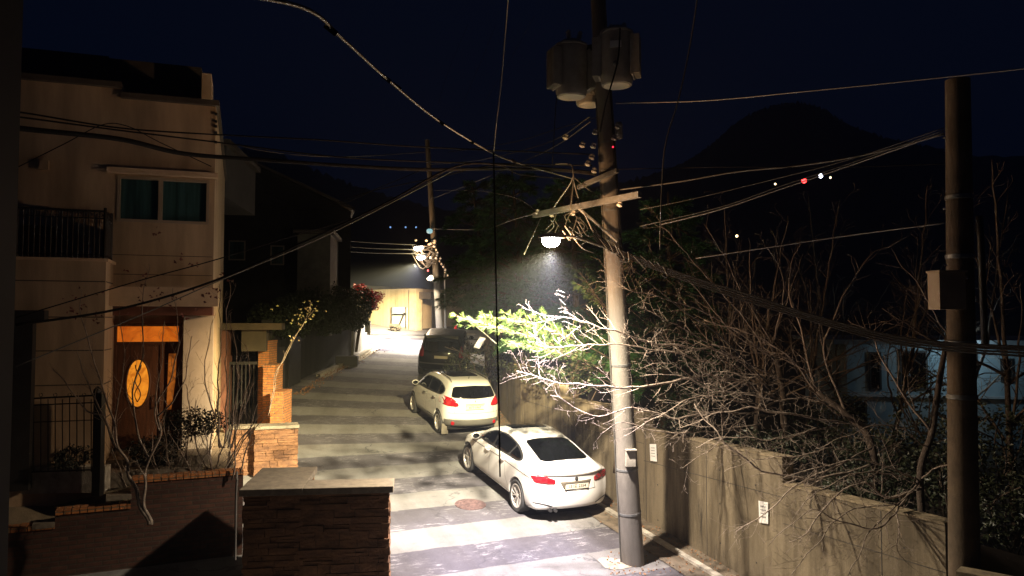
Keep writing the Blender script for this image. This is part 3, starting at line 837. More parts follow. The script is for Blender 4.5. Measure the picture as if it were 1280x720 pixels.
# dark boundary wall on the left of the street with hedge on top
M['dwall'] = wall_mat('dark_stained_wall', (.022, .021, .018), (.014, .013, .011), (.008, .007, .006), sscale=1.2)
def leftwall():
    pts = [(-6.95, 22.3), (-7.65, 24.0), (-7.95, 26.5), (-7.85, 29.2), (-7.22, 34.6)]
    r = empty('boundary_wall', (-7.55, 22.5, H(-7.55, 22.5)), 'dark boundary wall along the left of the street under the hedge', 'wall')
    m = MB(); s = 0
    for a, b in zip(pts, pts[1:]):
        fr = Fr((a[0], a[1], 0), (b[0]-a[0], b[1]-a[1])); L = math.hypot(b[0]-a[0], b[1]-a[1])
        m.box(fr, 0, L, -.3, 0, H(*a)-.4, .05+ (.2 if s > 5 else 0), H(*b)-.4); s += L
    m.build('wall_panel', M['dwall'], r)
    m = MB()
    for yy in (23.2, 27.2):
        x = lerp_path(pts, yy)+.02; fr = Fr((x, yy, 0), (.1, 1)); m.box(fr, 0, 1.1, 0, .04, H(x, yy), H(x, yy)+2.0)
    m.build('steel_door', M['darkmetal'], r)
    # grey lit length
    pts2 = [(-7.20, 34.8), (-7.02, 37.2)]
    r2 = empty('garden_wall', (-7.3, 33, H(-7.3, 33)), 'pale grey rendered wall lit by the far street lamp beside the kerb', 'wall')
    m = MB(); s = 0
    for a, b in zip(pts2, pts2[1:]):
        fr = Fr((a[0], a[1], 0), (b[0]-a[0], b[1]-a[1])); fr.o -= fr.u*s; L = math.hypot(b[0]-a[0], b[1]-a[1])
        m.box(fr, s, s+L, -.25, 0, H(*a)-.4, .02, H(*b)-.4, .12); s += L
    m.build('wall_panel', M['gwall'], r2)
    m = MB()
    for (px, py) in ((458, 406), (461, 409)): 
        q = P(px, py, 35.5); m.box(Fr((q.x, q.y, 0), (1, 0)), -.07, .07, -.2, .02, q.z-.35, q.z+.3)
    m.build('meter_box', M['signm'], r2)
leftwall()
# yellow building up the road
def yellow():
    zt = P(490, 361, 46).z
    a = Vector((-13.0, 51.0, 0)); b = P(512, 411, 45.5); fr = Fr(a, (b.x-a.x, b.y-a.y)); L = math.hypot(b.x-a.x, b.y-a.y)
    r = empty('yellow_house', (b.x, b.y, b.z), 'low yellow stucco house front lit brightly at the top of the street', 'house')
    m = MB(); m.box(fr, 0, L, -5, 0, -1.5, zt); m.build('wall', M['ywall'], r)
    g = P(475, 361, 47).z
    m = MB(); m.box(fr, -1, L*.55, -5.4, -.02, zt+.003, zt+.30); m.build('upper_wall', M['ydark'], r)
    # white shutter with diagonal bar
    def UU(px, py):
        q = ray(px, py); t = fr.o.dot(fr.v)/q.dot(fr.v); w = q*t; return (w-fr.o).dot(fr.u), w.z

    u0, z1 = UU(491, 384); u1, _ = UU(509, 384); _, z0 = UU(500, 409)
    m = MB(); m.box(fr, u0, u1, 0, .04, z0, z1); m.build('shutter', mat('pale_shutter', (.78, .76, .70), .6), r)
    m = MB(); z_ = UU(500, 394)[1]; m.box(fr, u0, u1, .05, .09, z_, z_+.09); ua, za = UU(501, 401); ub, zb_ = UU(507, 391); m.tube([fr.p(ua, .1, za-.2), fr.p(ub, .1, zb_)], .055, 5)
    m.tube([fr.p(u0, .1, z0), fr.p(u0, .1, z1)], .04, 5); m.tube([fr.p(u1, .1, z0), fr.p(u1, .1, z1)], .04, 5); m.build('railing', M['darkmetal'], r)
    # pier and side annex to the right
    m = MB(); m.box(fr, L+.004, L+.55, -.5, .05, -1.5, zt-.02); m.build('corner_pier', mat('pale_pier2', (.6, .52, .33), .8, var=.2), r)
    c = fr.p(L+.56, -.1, 0); d = P(560, 390, 49.5)
    f2 = Fr((c.x, c.y, 0), (d.x-c.x, d.y-c.y)); L3 = math.hypot(d.x-c.x, d.y-c.y)
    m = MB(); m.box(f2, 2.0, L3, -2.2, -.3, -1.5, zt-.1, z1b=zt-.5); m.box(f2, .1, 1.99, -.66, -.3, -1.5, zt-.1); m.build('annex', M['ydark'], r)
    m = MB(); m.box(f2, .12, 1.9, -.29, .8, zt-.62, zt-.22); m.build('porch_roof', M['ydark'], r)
    m = MB(); m.box(f2, 1.1, 1.3, .4, .6, -1.5, zt-.63); m.build('porch_post', M['darkmetal'], r)
yellow()
# rubble heap at foot
m = MB()
for k in range(30):
    q = P(rs.uniform(489, 500), 410, 44.5+rs.uniform(-.3, .3)); s_ = rs.uniform(.08, .2); m.lathe([(s_*.6, 0), (s_, s_*.4), (s_*.4, s_)], (q.x, q.y, H(q.x, q.y)+rs.uniform(-.02, .25)), sides=6)
m.build('rubble', M['verge'], kind='stuff', label='grey heap of rubble at the foot of the yellow wall', cat='rubble')

# dark houses on the left, far side
def farhouse(name, lab, px0, px1, pyt0, pyt1, pyb, Y, m, depth=8, wins=(), slope_=.12):
    a = P(px0, pyt0, Y); b = P(px1, pyt1, Y); zb = P(px0, pyb, Y).z
    fr = Fr((a.x, a.y, 0), (b.x-a.x, slope_*(b.x-a.x))); L = math.hypot(b.x-a.x, slope_*(b.x-a.x))
    r = empty(name, ((a.x+b.x)/2, Y, zb), lab, 'house')
    mm = MB(); mm.box(fr, 0, L, -depth, 0, zb, a.z, z1b=b.z); mm.build('wall', m, r)
    mm = MB(); mm.box(fr, -.15, L+.15, -depth-.1, .2, a.z+.003, a.z+.15, b.z+.003, b.z+.15); mm.build('roof', M['rooftile'], r)
    for (x0, x1, y0, y1) in wins:
        u0 = P(x0, y0, Y).x-a.x; u1 = P(x1, y0, Y).x-a.x
        w = MB(); w.box(fr, u0, u1, .0, .05, P(x0, y1, Y).z, P(x0, y0, Y).z); wo = w.build('window', M['wframe'], r)
        w = MB(); w.box(fr, u0+.06, u1-.06, .05, .056, P(x0, y1, Y).z+.06, P(x0, y0, Y).z-.06); w.build('pane', M['teal'], wo)
farhouse('neighbour_house', 'narrow dim house edge directly behind the cream house', 240, 281, 178, 181, 245, 22, M['greyhouse'], 4)
farhouse('dark_house', 'large dark house with a long sloping roof behind the cream house', 270, 430, 182, 258, 470, 33, mat('very_dark_render', (.022, .021, .02), .9), 2.5, slope_=.26, wins=((285, 305, 300, 325), (335, 352, 305, 330)))
farhouse('small_dark_house', 'low dark house with a flat roof behind the hedge on the left', 372, 412, 292, 292, 420, 31, mat('dim_render', (.13, .12, .10), .9), 5)
# pale building behind the trees on the right
def pale():
    Y = 19.5
    a = P(1058, 430, Y); b = P(1400, 430, Y-1.2); zb = -4
    fr = Fr((a.x, a.y, 0), (b.x-a.x, b.y-a.y)); L = math.hypot(b.x-a.x, b.y-a.y)
    r = empty('pale_building', (a.x, a.y, zb), 'long pale blue-grey building with dark windows behind the bare trees', 'building')
    m = MB(); m.box(fr, 0, L, -6, 0, zb, a.z); m.build('wall', M['pale'], r)
    m = MB(); m.box(fr, -.4, L+.3, -6.4, .5, a.z+.002, a.z+.12); m.build('roof', mat('pale_roof', (.16, .19, .20), .8), r)
    m = MB(); z = P(1100, 492, Y).z; m.box(fr, 0, L, 0, .08, z-.06, z); m.build('ledge', mat('pale_ledge', (.3, .34, .35), .8), r)
    for (x0, x1, y0, y1) in ((1086, 1102, 440, 487), (1124, 1160, 438, 487), (1250, 1266, 448, 478), (1050, 1084, 500, 530), (1208, 1222, 440, 470), (1300, 1330, 440, 480)):
        def UU(px, py):
            q = ray(px, py); t = fr.o.dot(fr.v)/q.dot(fr.v); w = q*t; return (w-fr.o).dot(fr.u), w.z
        u0, z1 = UU(x0, y0); u1, z0 = UU(x1, y1)
        w = MB(); w.box(fr, u0, u1, .0, .04, z0, z1); wo = w.build('window', M['darkmetal'], r)
        w = MB(); w.box(fr, u0+.05, u1-.05, .04, .046, z0+.05, z1-.05); w.build('pane', M['cglass'], wo)
pale()
# window jamb beside the camera (the photographer leans out of a window)
m = MB(); x1 = ray(19, 360); xx = x1.x/x1.y*.65
fr = Fr((xx, .62, 0), (1, 0)); m.box(fr, -.12, 0, -.03, .05, -1.2, 1.2); m.box(fr, -.12, -.012, .05, .075, -1.2, 1.2)
m.build('window_jamb', mat('dark_jamb', (.06, .045, .04), .6), label='dark vertical window jamb at the left edge of the view, right beside the camera', cat='window jamb')
# manhole cover
def manhole():
    c = PH(588, 631); r = empty('manhole_cover', c, 'round rusty cast-iron manhole cover in the road beside the white sedan', 'manhole cover')
    ax = ROADN
    m = MB(); m.lathe([(.33, .002), (.33, .016), (.0, .016)][:2]+[(.30, .017)], c, axis=ax, sides=40); m.build('frame', M['rustiron'], r)
    m = MB(); m.lathe([(.285, .012), (.285, .021), (.25, .022), (.245, .018), (.17, .018), (.165, .022), (.13, .022), (.125, .018), (.05, .018), (.045, .023)], c, axis=ax, sides=40)
    a = ax.orthogonal().normalized(); bb = ax.cross(a)
    for k in range(24):
        t = 2*math.pi*k/24; d = a*math.cos(t)+bb*math.sin(t)
        m.tube([c+ax*.02+d*.175, c+ax*.02+d*.235], .007, 4)
    m.build('cover', M['rustiron'], r)
manhole()
# planter box by far kerb
q = PH(436, 458); m = MB(); fr = Fr((q.x, q.y, 0), (1, .1)); m.box(fr, -.55, .35, -.5, 0, q.z-.1, q.z+.42)
m.build('planter_box', M['darkmetal'], label='small dark box standing on the far left kerb', cat='planter')
# ------------------------------------------------------------------ cars
FR = [-1, -.78, -.45, 0, .45, .78, 1]
def car_ring(st, tail=None, bow=0., sgn=1):
    # st: x, w, zb, zs, zt, wt  -> closed loop of points
    x, w, zb, zs, zt, wt = st
    hs = zs-zb
    side = [(.86*w, zb), (.965*w, zb+.07*hs+.02), (.995*w, zb+.36*hs), (w*.99, zb+.72*hs), (w*.955, zs-.02), (w*.925, zs+.015)]
    if zt-zs > .12:
        side += [(wt+.035+(w*.9-wt)*.08, zt-.07), (wt, zt-.015)]
    else:
        side += [(wt+.06, zs+.4*(zt-zs)+.01), (wt, zt)]
    pts = []
    def X(y, z):
        f = min(1, abs(y)/w)
        return x + (tail(z) if tail else 0) + sgn*bow*f**2.6
    for f in FR: pts.append((X(f*side[0][0], zb), f*side[0][0], zb))          # bottom, right(-) to left(+)
    for y, z in side[1:-1]: pts.append((X(y, z), y, z))                        # left side up
    crown = .025
    for f in reversed(FR): pts.append((X(f*side[-1][0], zt), f*side[-1][0], zt+crown*(1-f*f)))
    for y, z in reversed(side[1:-1]): pts.append((X(y, z), -y, z))
    return pts
def car_body(stations, tail, nose, bow_r, bow_f, lvl=3):
    rings = []
    n = len(stations)
    for i, st in enumerate(stations):
        if i == 0: rings.append(car_ring(st, tail, bow_r, 1))
        elif i == 1: rings.append(car_ring(st, lambda z: tail(z)*.55, bow_r*.5, 1))
        elif i == n-1: rings.append(car_ring(st, nose, bow_f, -1))
        elif i == n-2: rings.append(car_ring(st, lambda z: nose(z)*.5, bow_f*.6, -1))
        else: rings.append(car_ring(st))
    bm = bmesh.new(); V = [[bm.verts.new(p) for p in r] for r in rings]; m = len(rings[0])
    for a, b in zip(V, V[1:]):
        for k in range(m): bm.faces.new((a[k], a[(k+1) % m], b[(k+1) % m], b[k]))
    nf = len(FR); ns = (m-2*nf)//2
    def cap(r, st, fn, bow, sgn, flip):
        rows = [[r[k] for k in range(nf)]]
        for j in range(ns):
            L_, R_ = r[nf+j], r[m-1-j]; row = [R_]
            y = L_.co.y; z = L_.co.z
            for f in FR[1:-1]:
                yy = f*y; x = st[0]+fn(z)+sgn*bow*(abs(yy)/st[1])**2.6
                row.append(bm.verts.new((x, yy, z)))
            row.append(L_); rows.append(row)
        rows.append([r[nf+ns+nf-1-k] for k in range(nf)])
        for ra, rb in zip(rows, rows[1:]):
            for k in range(nf-1):
                f = (ra[k], ra[k+1], rb[k+1], rb[k]); bm.faces.new(f if not flip else f[::-1])
    cap(V[0], stations[0], tail, bow_r, 1, False); cap(V[-1], stations[-1], nose, bow_f, -1, True)
    bmesh.ops.recalc_face_normals(bm, faces=bm.faces)
    me = bpy.data.meshes.new('tmp'); bm.to_mesh(me); bm.free()
    o = bpy.data.objects.new('tmp', me); COL.objects.link(o)
    s = o.modifiers.new('s', 'SUBSURF'); s.levels = lvl; s.render_levels = lvl
    return o
def evaluated(o):
    dg = bpy.context.evaluated_depsgraph_get(); dg.update()
    return bpy.data.meshes.new_from_object(o.evaluated_get(dg))
def smooth_poly(pts, n=2, q=.22):
    for _ in range(n):
        out = []
        for i in range(len(pts)):
            a = Vector(pts[i]); b = Vector(pts[(i+1) % len(pts)])
            out += [a+(b-a)*q, a+(b-a)*(1-q)]
        pts = out
    return [tuple(p) for p in pts]
def decal(bvh, poly, view, off=.004, step=.05, sign=1, bump=0.0):
    # poly in the plane of the view; thrown onto the body, kept off it, with a turned-in edge
    bm = bmesh.new()
    vs = [bm.verts.new((p[0], p[1], 0)) for p in poly]; bm.faces.new(vs)
    x0 = min(p[0] for p in poly); x1 = max(p[0] for p in poly); y0 = min(p[1] for p in poly); y1 = max(p[1] for p in poly)
    for ax, a, b in ((0, x0, x1), (1, y0, y1)):
        k = int((b-a)/step)
        for i in range(1, k+1):
            c = a+(b-a)*i/(k+1); no = (1, 0, 0) if ax == 0 else (0, 1, 0); co = (c, 0, 0) if ax == 0 else (0, c, 0)
            bmesh.ops.bisect_plane(bm, geom=bm.verts[:]+bm.edges[:]+bm.faces[:], plane_co=co, plane_no=no)
    hits = {}
    for v in bm.verts:
        a, b = v.co.x, v.co.y
        if view == 'side': o, d = Vector((a, 3*sign, b)), Vector((0, -sign, 0))
        elif view == 'rear': o, d = Vector((-3, a, b)), Vector((1, 0, 0))
        elif view == 'front': o, d = Vector((9, a, b)), Vector((-1, 0, 0))
        else: o, d = Vector((a, b, 4)), Vector((0, 0, -1))
        h = bvh.ray_cast(o, d)
        if h[0] is None:
            h = bvh.find_nearest(o+d*3)
            hits[v] = (h[0], h[1])
        else: hits[v] = (h[0], h[1])
    edge = {v for e in bm.edges if e.is_boundary for v in e.verts}
    for v, (p, n) in hits.items():
        if n.dot(Vector((0, sign, 0)) if view == 'side' else {'rear': Vector((-1, 0, 0)), 'front': Vector((1, 0, 0))}.get(view, Vector((0, 0, 1)))) < 0: n = -n
        v.co = p+n*(off+(bump if v not in edge else 0))
    # turned-in rim
    r = bmesh.ops.extrude_edge_only(bm, edges=[e for e in bm.edges if e.is_boundary])
    new = [g for g in r['geom'] if isinstance(g, bmesh.types.BMVert)]
    for v in new:
        best = min(hits.items(), key=lambda kv: (kv[0].co-v.co).length_squared) if False else None
        v.co = v.co + Vector((0, 0, 0))
    for v in new:
        h = bvh.find_nearest(v.co); 
        if h[0] is not None: v.co = h[0]-(v.co-h[0]).normalized()*.003 if (v.co-h[0]).length > 1e-6 else h[0]
    bmesh.ops.recalc_face_normals(bm, faces=bm.faces)
    me = bpy.data.meshes.new('d'); bm.to_mesh(me); bm.free(); return me
def join_meshes(mes):
    v = []; f = []
    for me in mes:
        n = len(v); v += [q.co.copy() for q in me.vertices]; f += [[n+k for k in p.vertices] for p in me.polygons]
    return v, f
def mesh_obj(name, me, m, parent, smooth='all'):
    o = bpy.data.objects.new(name, me); COL.objects.link(o); o.parent = parent; me.name = name
    me.materials.clear(); me.materials.append(m)
    if smooth: me.shade_smooth()
    if smooth is True: me.set_sharp_from_angle(angle=R(35))
    return o
def text_mesh(s, size, m, name, parent, mtx, extrude=.001, bold=0):
    cu = bpy.data.curves.new('t', 'FONT'); cu.body = s; cu.size = size; cu.align_x = 'CENTER'; cu.align_y = 'CENTER'; cu.extrude = extrude; cu.offset = bold; cu.resolution_u = 2
    to = bpy.data.objects.new('t', cu); COL.objects.link(to)
    me = evaluated(to); bpy.data.objects.remove(to)
    me.transform(mtx); me.materials.clear(); me.materials.append(m)
    o = bpy.data.objects.new(name, me); COL.objects.link(o); o.parent = parent
    return o
def wheel(parent, x, y, r, wid, side, spokes, rimr=.72, name='wheel'):
    # axis along y; side=+1 left
    c = Vector((x, y, r)); ax = Vector((0, side, 0))
    t = MB(); w = wid/2
    t.lathe([(r*rimr*.9, -w), (r*.93, -w), (r*.985, -w+.015), (r, -w+.04), (r, w-.04), (r*.985, w-.015), (r*.93, w), (r*rimr+.012, w-.002), (r*rimr, w-.012), (r*rimr*.97, w-.03), (r*rimr*.97, -w+.02)], c, axis=ax, sides=40)
    ty = t.build(name, M['rubber'], parent, smooth=True, local=True)
    b = MB(); b.lathe([(r*rimr*.98, -w+.05), (r*rimr*.98, -w+.06)], c, axis=ax, sides=24); b.build('brake_disc', M['ctrim'], ty, local=True)
    k = MB(); rr = r*rimr
    prof = [(rr, w-.015), (rr, w-.004), (rr-.012, w), (rr-.022, w-.006), (rr-.025, w-.05), (rr-.02, -w+.05)]
    n = 40; vs = []; fs = []
    a = Vector((1, 0, 0)); bb = Vector((0, 0, 1))
    for q, h in prof:
        for j in range(n):
            tt = 2*math.pi*j/n; vs.append(c+ax*h+(a*math.cos(tt)+bb*math.sin(tt))*q)
    for i in range(len(prof)-1):
        for j in range(n): fs.append((i*n+j, i*n+(j+1) % n, (i+1)*n+(j+1) % n, (i+1)*n+j))
    k.add(vs, fs)
    k.lathe([(.062, w-.07), (.06, w-.03), (.03, w-.02)], c, axis=ax, sides=16)
    for s_ in range(spokes):
        base = 2*math.pi*s_/spokes
        for d_ in (-.16, .16):
            t0, t1 = base+d_*.35, base+d_
            def Q(rad, tt, off): return c+ax*off+(a*math.cos(tt)+bb*math.sin(tt))*rad
            p0, p1 = .05, rr-.02
            hw0, hw1 = .12, .042
            top = [Q(p0, t0-hw0*1.2, w-.030), Q(p0, t0+hw0*1.2, w-.030), Q(p1, t1+hw1, w-.012), Q(p1, t1-hw1, w-.012)]
            k.prism(top, -ax*.022)
    ri = k.build('rim', M['alloy'], ty, local=True, autofix=True, smooth=True)
    return ty
def make_car(name, label, RLp, FLp, spec, group=None, on_ground=True):
    fwd = (FLp-RLp).normalized(); up = ROADN if on_ground else Vector((0, 0, 1)); up = (up-fwd*up.dot(fwd)).normalized(); left = up.cross(fwd)
    Lr, hw = spec['xr'], spec['track']
    O = RLp-left*(hw+.02)
    root = empty(name, O, label, 'car', group)
    mt = Matrix((fwd, left, up)).transposed()
    root.rotation_euler = mt.to_euler()
    S = spec['st']; stations = [(q[0],)+q[1:] for q in S]
    stations = [(q[0]-Lr,)+tuple(q[1:]) for q in stations]
    body0 = car_body(stations, spec['tail'], spec['nose'], spec['bow'][0], spec['bow'][1], spec.get('lvl', 3))
    me = evaluated(body0); bm = bmesh.new(); bm.from_mesh(me); bvh = BVHTree.FromBMesh(bm); bm.free()
    # wheel wells
    wr = spec['wr']; wb = spec['wb']; WW = max(q[1] for q in S)
    base = bpy.data.objects.new('b', me); COL.objects.link(base)
    me.materials.clear(); me.materials.append(M[spec['paint']]); me.materials.append(M['well'])
    cut = MB()
    for x in (0, wb):
        for sd in (-1, 1):
            pr = [(wr+.055, 0), (wr+.055, .60)]
            cut.lathe(pr, Vector((x, sd*(WW-.30), wr+.005)), axis=Vector((0, sd, 0)), sides=48)
    co = cut.build('c', M['well'], local=True, autofix=True)
    co.data.materials.clear(); co.data.materials.append(M[spec['paint']]); co.data.materials.append(M['well'])
    for p in co.data.polygons: p.material_index = 1
    md = base.modifiers.new('x', 'BOOLEAN'); md.operation = 'DIFFERENCE'; md.object = co; md.solver = 'EXACT'
    me2 = evaluated(base)
    for o in (base, co, body0): bpy.data.objects.remove(o)
    me2.name = 'body'
    body = bpy.data.objects.new('body', me2); COL.objects.link(body); body.parent = root
    me2.materials.clear(); me2.materials.append(M[spec['paint']]); me2.materials.append(M['well'])
    me2.shade_smooth(); me2.set_sharp_from_angle(angle=R(42))
    D = lambda poly, view, **k: decal(bvh, poly, view, **k)
    def put(nm, mes, m, parent=root, smooth='all'):
        if not isinstance(mes, list): mes = [mes]
        v, f = join_meshes(mes); q = bpy.data.meshes.new(nm); q.from_pydata(v, [], f); return mesh_obj(nm, q, m, parent, smooth)
    sh = lambda poly: [(a-Lr, b) for a, b in poly]
    for sd, nm in ((1, 'left'), (-1, 'right')):
        if 'dlo' in spec: put('window_surround', D(smooth_poly(sh(spec['dlo']), 2), 'side', off=.003, sign=sd), M[spec.get('surround', 'ctrim')])
        for w in spec['win']:
            put('side_window', D(smooth_poly(sh(w), 2, .12), 'side', off=.006, sign=sd), M['cglass'])
        seam = [D(sh(q), 'side', off=.0012, step=.04, sign=sd) for q in spec['seams']]
        if seam: put('door_gap', seam, M['seam'], body)
        for q in spec.get('crease_shade', []):
            put('shoulder_shade', D(sh(q), 'side', off=.0016, step=.05, sign=sd), mat('painted_crease_shade', (.08, .07, .06), .6), body)  # dark strip paints the shade along the body crease
        if 'clad' in spec:
            put('sill_cladding', [D(sh(q), 'side', off=.006, step=.06, sign=sd) for q in spec['clad']], M['clad'])
        for hx, hz in spec['handles']:
            h = bvh.ray_cast(Vector((hx-Lr, 3*sd, hz)), Vector((0, -sd, 0)))
            p = h[0]; mb = MB()
            pts = [p+Vector((-.10, sd*.004, 0)), p+Vector((-.075, sd*.034, 0)), p+Vector((.075, sd*.034, .0)), p+Vector((.10, sd*.004, 0))]
            mb.tube(spline(pts, 4), [.010]+[.016]*11+[.010], 8); mb.build('door_handle', M[spec.get('hmat', spec['paint'])], root, smooth='all', local=True)
        # mirror
        mx, mz = spec['mirror']; h = bvh.ray_cast(Vector((mx-Lr, 3*sd, mz-.02)), Vector((0, -sd, 0))); p = h[0]
        bm = bmesh.new(); bmesh.ops.create_icosphere(bm, subdivisions=3, radius=1)
        for v in bm.verts:
            x, y, z = v.co; x = x*.075+(.02 if x > 0 else 0)*x; 
            if x < -.03: x = -.03
            v.co = Vector((x+mx-Lr, sd*(y*.105)+p.y+sd*.14, z*.078*(1-.15*y)+mz+.05))
        q = bpy.data.meshes.new('m'); bm.to_mesh(q); bm.free(); mo = mesh_obj('mirror', q, M[spec['paint']], root)
        mb = MB(); c = Vector((mx-Lr-.031, p.y+sd*.14, mz+.05)); mb.prism([c+Vector((0, .085*math.cos(t), .058*math.sin(t))) for t in [k*math.pi/10 for k in range(20)]], (-.004, 0, 0)); mb.build('mirror_glass', M['cglass'], mo, local=True, autofix=True)
        mb = MB(); mb.tube([p-Vector((0, sd*.03, 0)), p+Vector((0, sd*.09, .03))], [.028, .02], 8); mb.build('mirror_arm', M['ctrim'], mo, local=True, smooth='all')
        ww = spec.get('tyw', .225)
        for x in (0, wb): wheel(root, x, sd*(hw+.02-ww/2), wr, ww, sd, spec.get('spokes', 5), spec.get('rimr', .72))
        put('tail_light', [D(smooth_poly([(a*sd, b) for a, b in q], 1, .18), 'rear', off=.007, step=.04) for q in spec['tail_rear']]+[D(smooth_poly(sh(q), 1, .18), 'side', off=.0075, step=.04, sign=sd) for q in spec['tail_side']], M['tail' if sd == 1 else spec.get('tail_r', 'tail')])
        put('headlight', [D(smooth_poly([(a*sd, b) for a, b in q], 1, .18), 'front', off=.006, step=.04) for q in spec['head_front']], M['cglass'])
    put('rear_window', D(smooth_poly(sh(spec['rearwin']) if spec['rearview'] == 'top' else spec['rearwin'], 2, .1), spec['rearview'], off=.005), M['cglass'])
    put('windscreen', D(smooth_poly(sh(spec['screen']), 2, .1), 'top', off=.005), M['cglass'])
    if 'roofglass' in spec: put('sunroof', D(smooth_poly(sh(spec['roofglass']), 2, .1), 'top', off=.004), M['cglass'])
    for nm, q, view, m, off in spec.get('extra', []):
        qq = sh(q) if view == 'top' else q
        put(nm, D(qq, view, off=off, step=.05), M[m])
    # number plate
    py, pz, pw, ph = spec['plate']
    h = bvh.ray_cast(Vector((-3, py, pz)), Vector((1, 0, 0))); px = h[0].x-.012
    mb = MB(); fr = Fr((px, py, 0), (0, -1)); fr.v = Vector((-1, 0, 0)); mb.box(fr, -pw/2, pw/2, 0, .008, pz-ph/2, pz+ph/2); plo = mb.build('number_plate', M['platew'], root, local=True)
    mx_ = Matrix.Translation((px-.0095, py, pz-.004)) @ Matrix(((0, 0, -1), (-1, 0, 0), (0, 1, 0))).to_4x4()
    text_mesh(spec['plate_text'], ph*.78, M['plateb'], 'characters', plo, mx_, bold=.001)
    mb = MB()
    for e in ((-pw/2-.006, pw/2+.006, pz-ph/2-.012, pz-ph/2), (-pw/2-.006, pw/2+.006, pz+ph/2, pz+ph/2+.006)): mb.box(fr, e[0], e[1], -.01, .012, e[2], e[3])
    mb.build('plate_frame', M['ctrim'], plo, local=True)
    # underside pan so that no light passes
    return root, bvh
def pw_(pts):
    def f(z):
        if z <= pts[0][0]: return pts[0][1]
        for a, b in zip(pts, pts[1:]):
            if z <= b[0]:
                t = (z-a[0])/(b[0]-a[0]); return a[1]+(b[1]-a[1])*t
        return pts[-1][1]
    return f
def line(x0, z0, x1, z1, t=.006):
    d = Vector((x1-x0, z1-z0)).normalized(); n = Vector((-d.y, d.x))*t/2
    return [(x0-n.x, z0-n.y), (x1-n.x, z1-n.y), (x1+n.x, z1+n.y), (x0+n.x, z0+n.y)]

SEDAN = dict(xr=.98, wb=2.81, track=.885, wr=.335, paint='paintw', spokes=7, rimr=.74, tyw=.24, lvl=3,
    st=[(0, .80, .33, .94, 1.015, .62), (.16, .875, .25, .965, 1.055, .66), (.45, .905, .21, .985, 1.10, .64), (.85, .915, .20, .985, 1.19, .60), (1.3, .915, .20, .975, 1.295, .575),
        (1.8, .91, .20, .96, 1.37, .56), (2.3, .91, .20, .945, 1.39, .57), (2.72, .91, .20, .93, 1.365, .575), (3.1, .91, .20, .92, 1.24, .61), (3.5, .91, .20, .90, 1.03, .66),
        (3.72, .905, .20, .87, .955, .69), (4.05, .90, .21, .83, .90, .67), (4.38, .87, .23, .76, .81, .62), (4.64, .78, .28, .62, .68, .55)],
    tail=pw_([(.30, .05), (.45, .0), (.64, .0), (.78, .055), (.93, .085), (1.0, .045)]), nose=pw_([(.25, -.04), (.5, 0), (.7, -.12)]), bow=(.30, .42),
    dlo=[(3.42, .955), (3.05, 1.16), (2.70, 1.285), (2.2, 1.325), (1.75, 1.30), (1.35, 1.215), (1.02, 1.08), (1.10, 1.015), (1.7, 1.00), (2.5, .975)],
    win=[[(3.30, .985), (3.02, 1.14), (2.70, 1.255), (2.52, 1.28), (2.50, .995)], [(2.43, 1.0), (2.44, 1.288), (2.2, 1.295), (1.80, 1.275), (1.58, 1.235), (1.66, 1.022)], [(1.60, 1.025), (1.53, 1.22), (1.34, 1.165), (1.12, 1.08), (1.16, 1.04)]],
    seams=[line(2.46, .32, 2.47, .97), line(3.42, .32, 3.50, .90), line(1.42, .42, 1.60, .62), line(1.60, .62, 1.66, .99), line(1.45, .31, 3.42, .31, .012), line(.72, 1.04, .62, .80, .005)],
    crease_shade=[line(.35, .875, 2.0, .885, .016), line(2.0, .885, 3.62, .845, .016)],
    handles=[(2.62, .875), (1.78, .895)], mirror=(3.22, .985),
    tail_rear=[[(.44, .80), (.44, .895), (.62, .925), (.80, .935), (.84, .90), (.84, .84), (.78, .80), (.60, .79)]],
    tail_side=[[(.20, .80), (.20, .945), (.34, .955), (.44, .93), (.34, .86), (.26, .82)]], tail_r='taild',
    head_front=[[(.50, .60), (.50, .70), (.78, .72), (.80, .62)]],
    rearview='top', rearwin=[(.56, .56), (.56, -.56), (1.52, -.50), (1.56, 0), (1.52, .50)], screen=[(2.78, .52), (2.78, -.52), (3.58, -.64), (3.64, 0), (3.58, .64)],
    roofglass=[(2.26, .43), (2.26, -.43), (2.70, -.45), (2.70, .45)],
    extra=[('boot_gap_and_shade', line(-.78, .962, .78, .962, .020), 'rear', 'lip_shade', .002),
           ('boot_gap_and_shade', line(-.46, .675, .46, .675, .010), 'rear', 'seam', .002), ('boot_gap_and_shade', line(.455, .68, .44, .80, .007), 'rear', 'seam', .002), ('boot_gap_and_shade', line(-.455, .68, -.44, .80, .007), 'rear', 'seam', .002),
           ('plate_shade_patch', [(-.36, .855), (-.28, .705), (.28, .705), (.36, .855)], 'rear', 'recess_shade', .003),
           ('bumper_vent', smooth_poly([(.48, .365), (.60, .40), (.84, .43), (.84, .405), (.60, .375), (.50, .34)], 1), 'rear', 'ctrim', .004),
           ('bumper_vent', smooth_poly([(-.48, .365), (-.60, .40), (-.84, .43), (-.84, .405), (-.60, .375), (-.50, .34)], 1), 'rear', 'ctrim', .004)],
    plate=(0, .765, .52, .11), plate_text='131도 2354')
M['lip_shade'] = mat('boot_lip_shade', (.07, .055, .04), .6)  # shadow under the boot lip, painted as a dark strip
M['recess_shade'] = mat('plate_recess_shade', (.075, .06, .04), .5)  # flat dark patch: shade of the plate recess put into colour
RL, FL = PH(643.6, 639.6), PH(583.3, 589.6)
FLd = RL+(FL-RL).normalized()*2.81
sedan, bv = make_car('sedan', 'white fastback sedan parked nearest, beside the concrete wall', RL, FLd, SEDAN)
def rearpt(bv, y, z, o=.004):
    h = bv.ray_cast(Vector((-3, y, z)), Vector((1, 0, 0))); return h[0]-Vector((o, 0, 0))
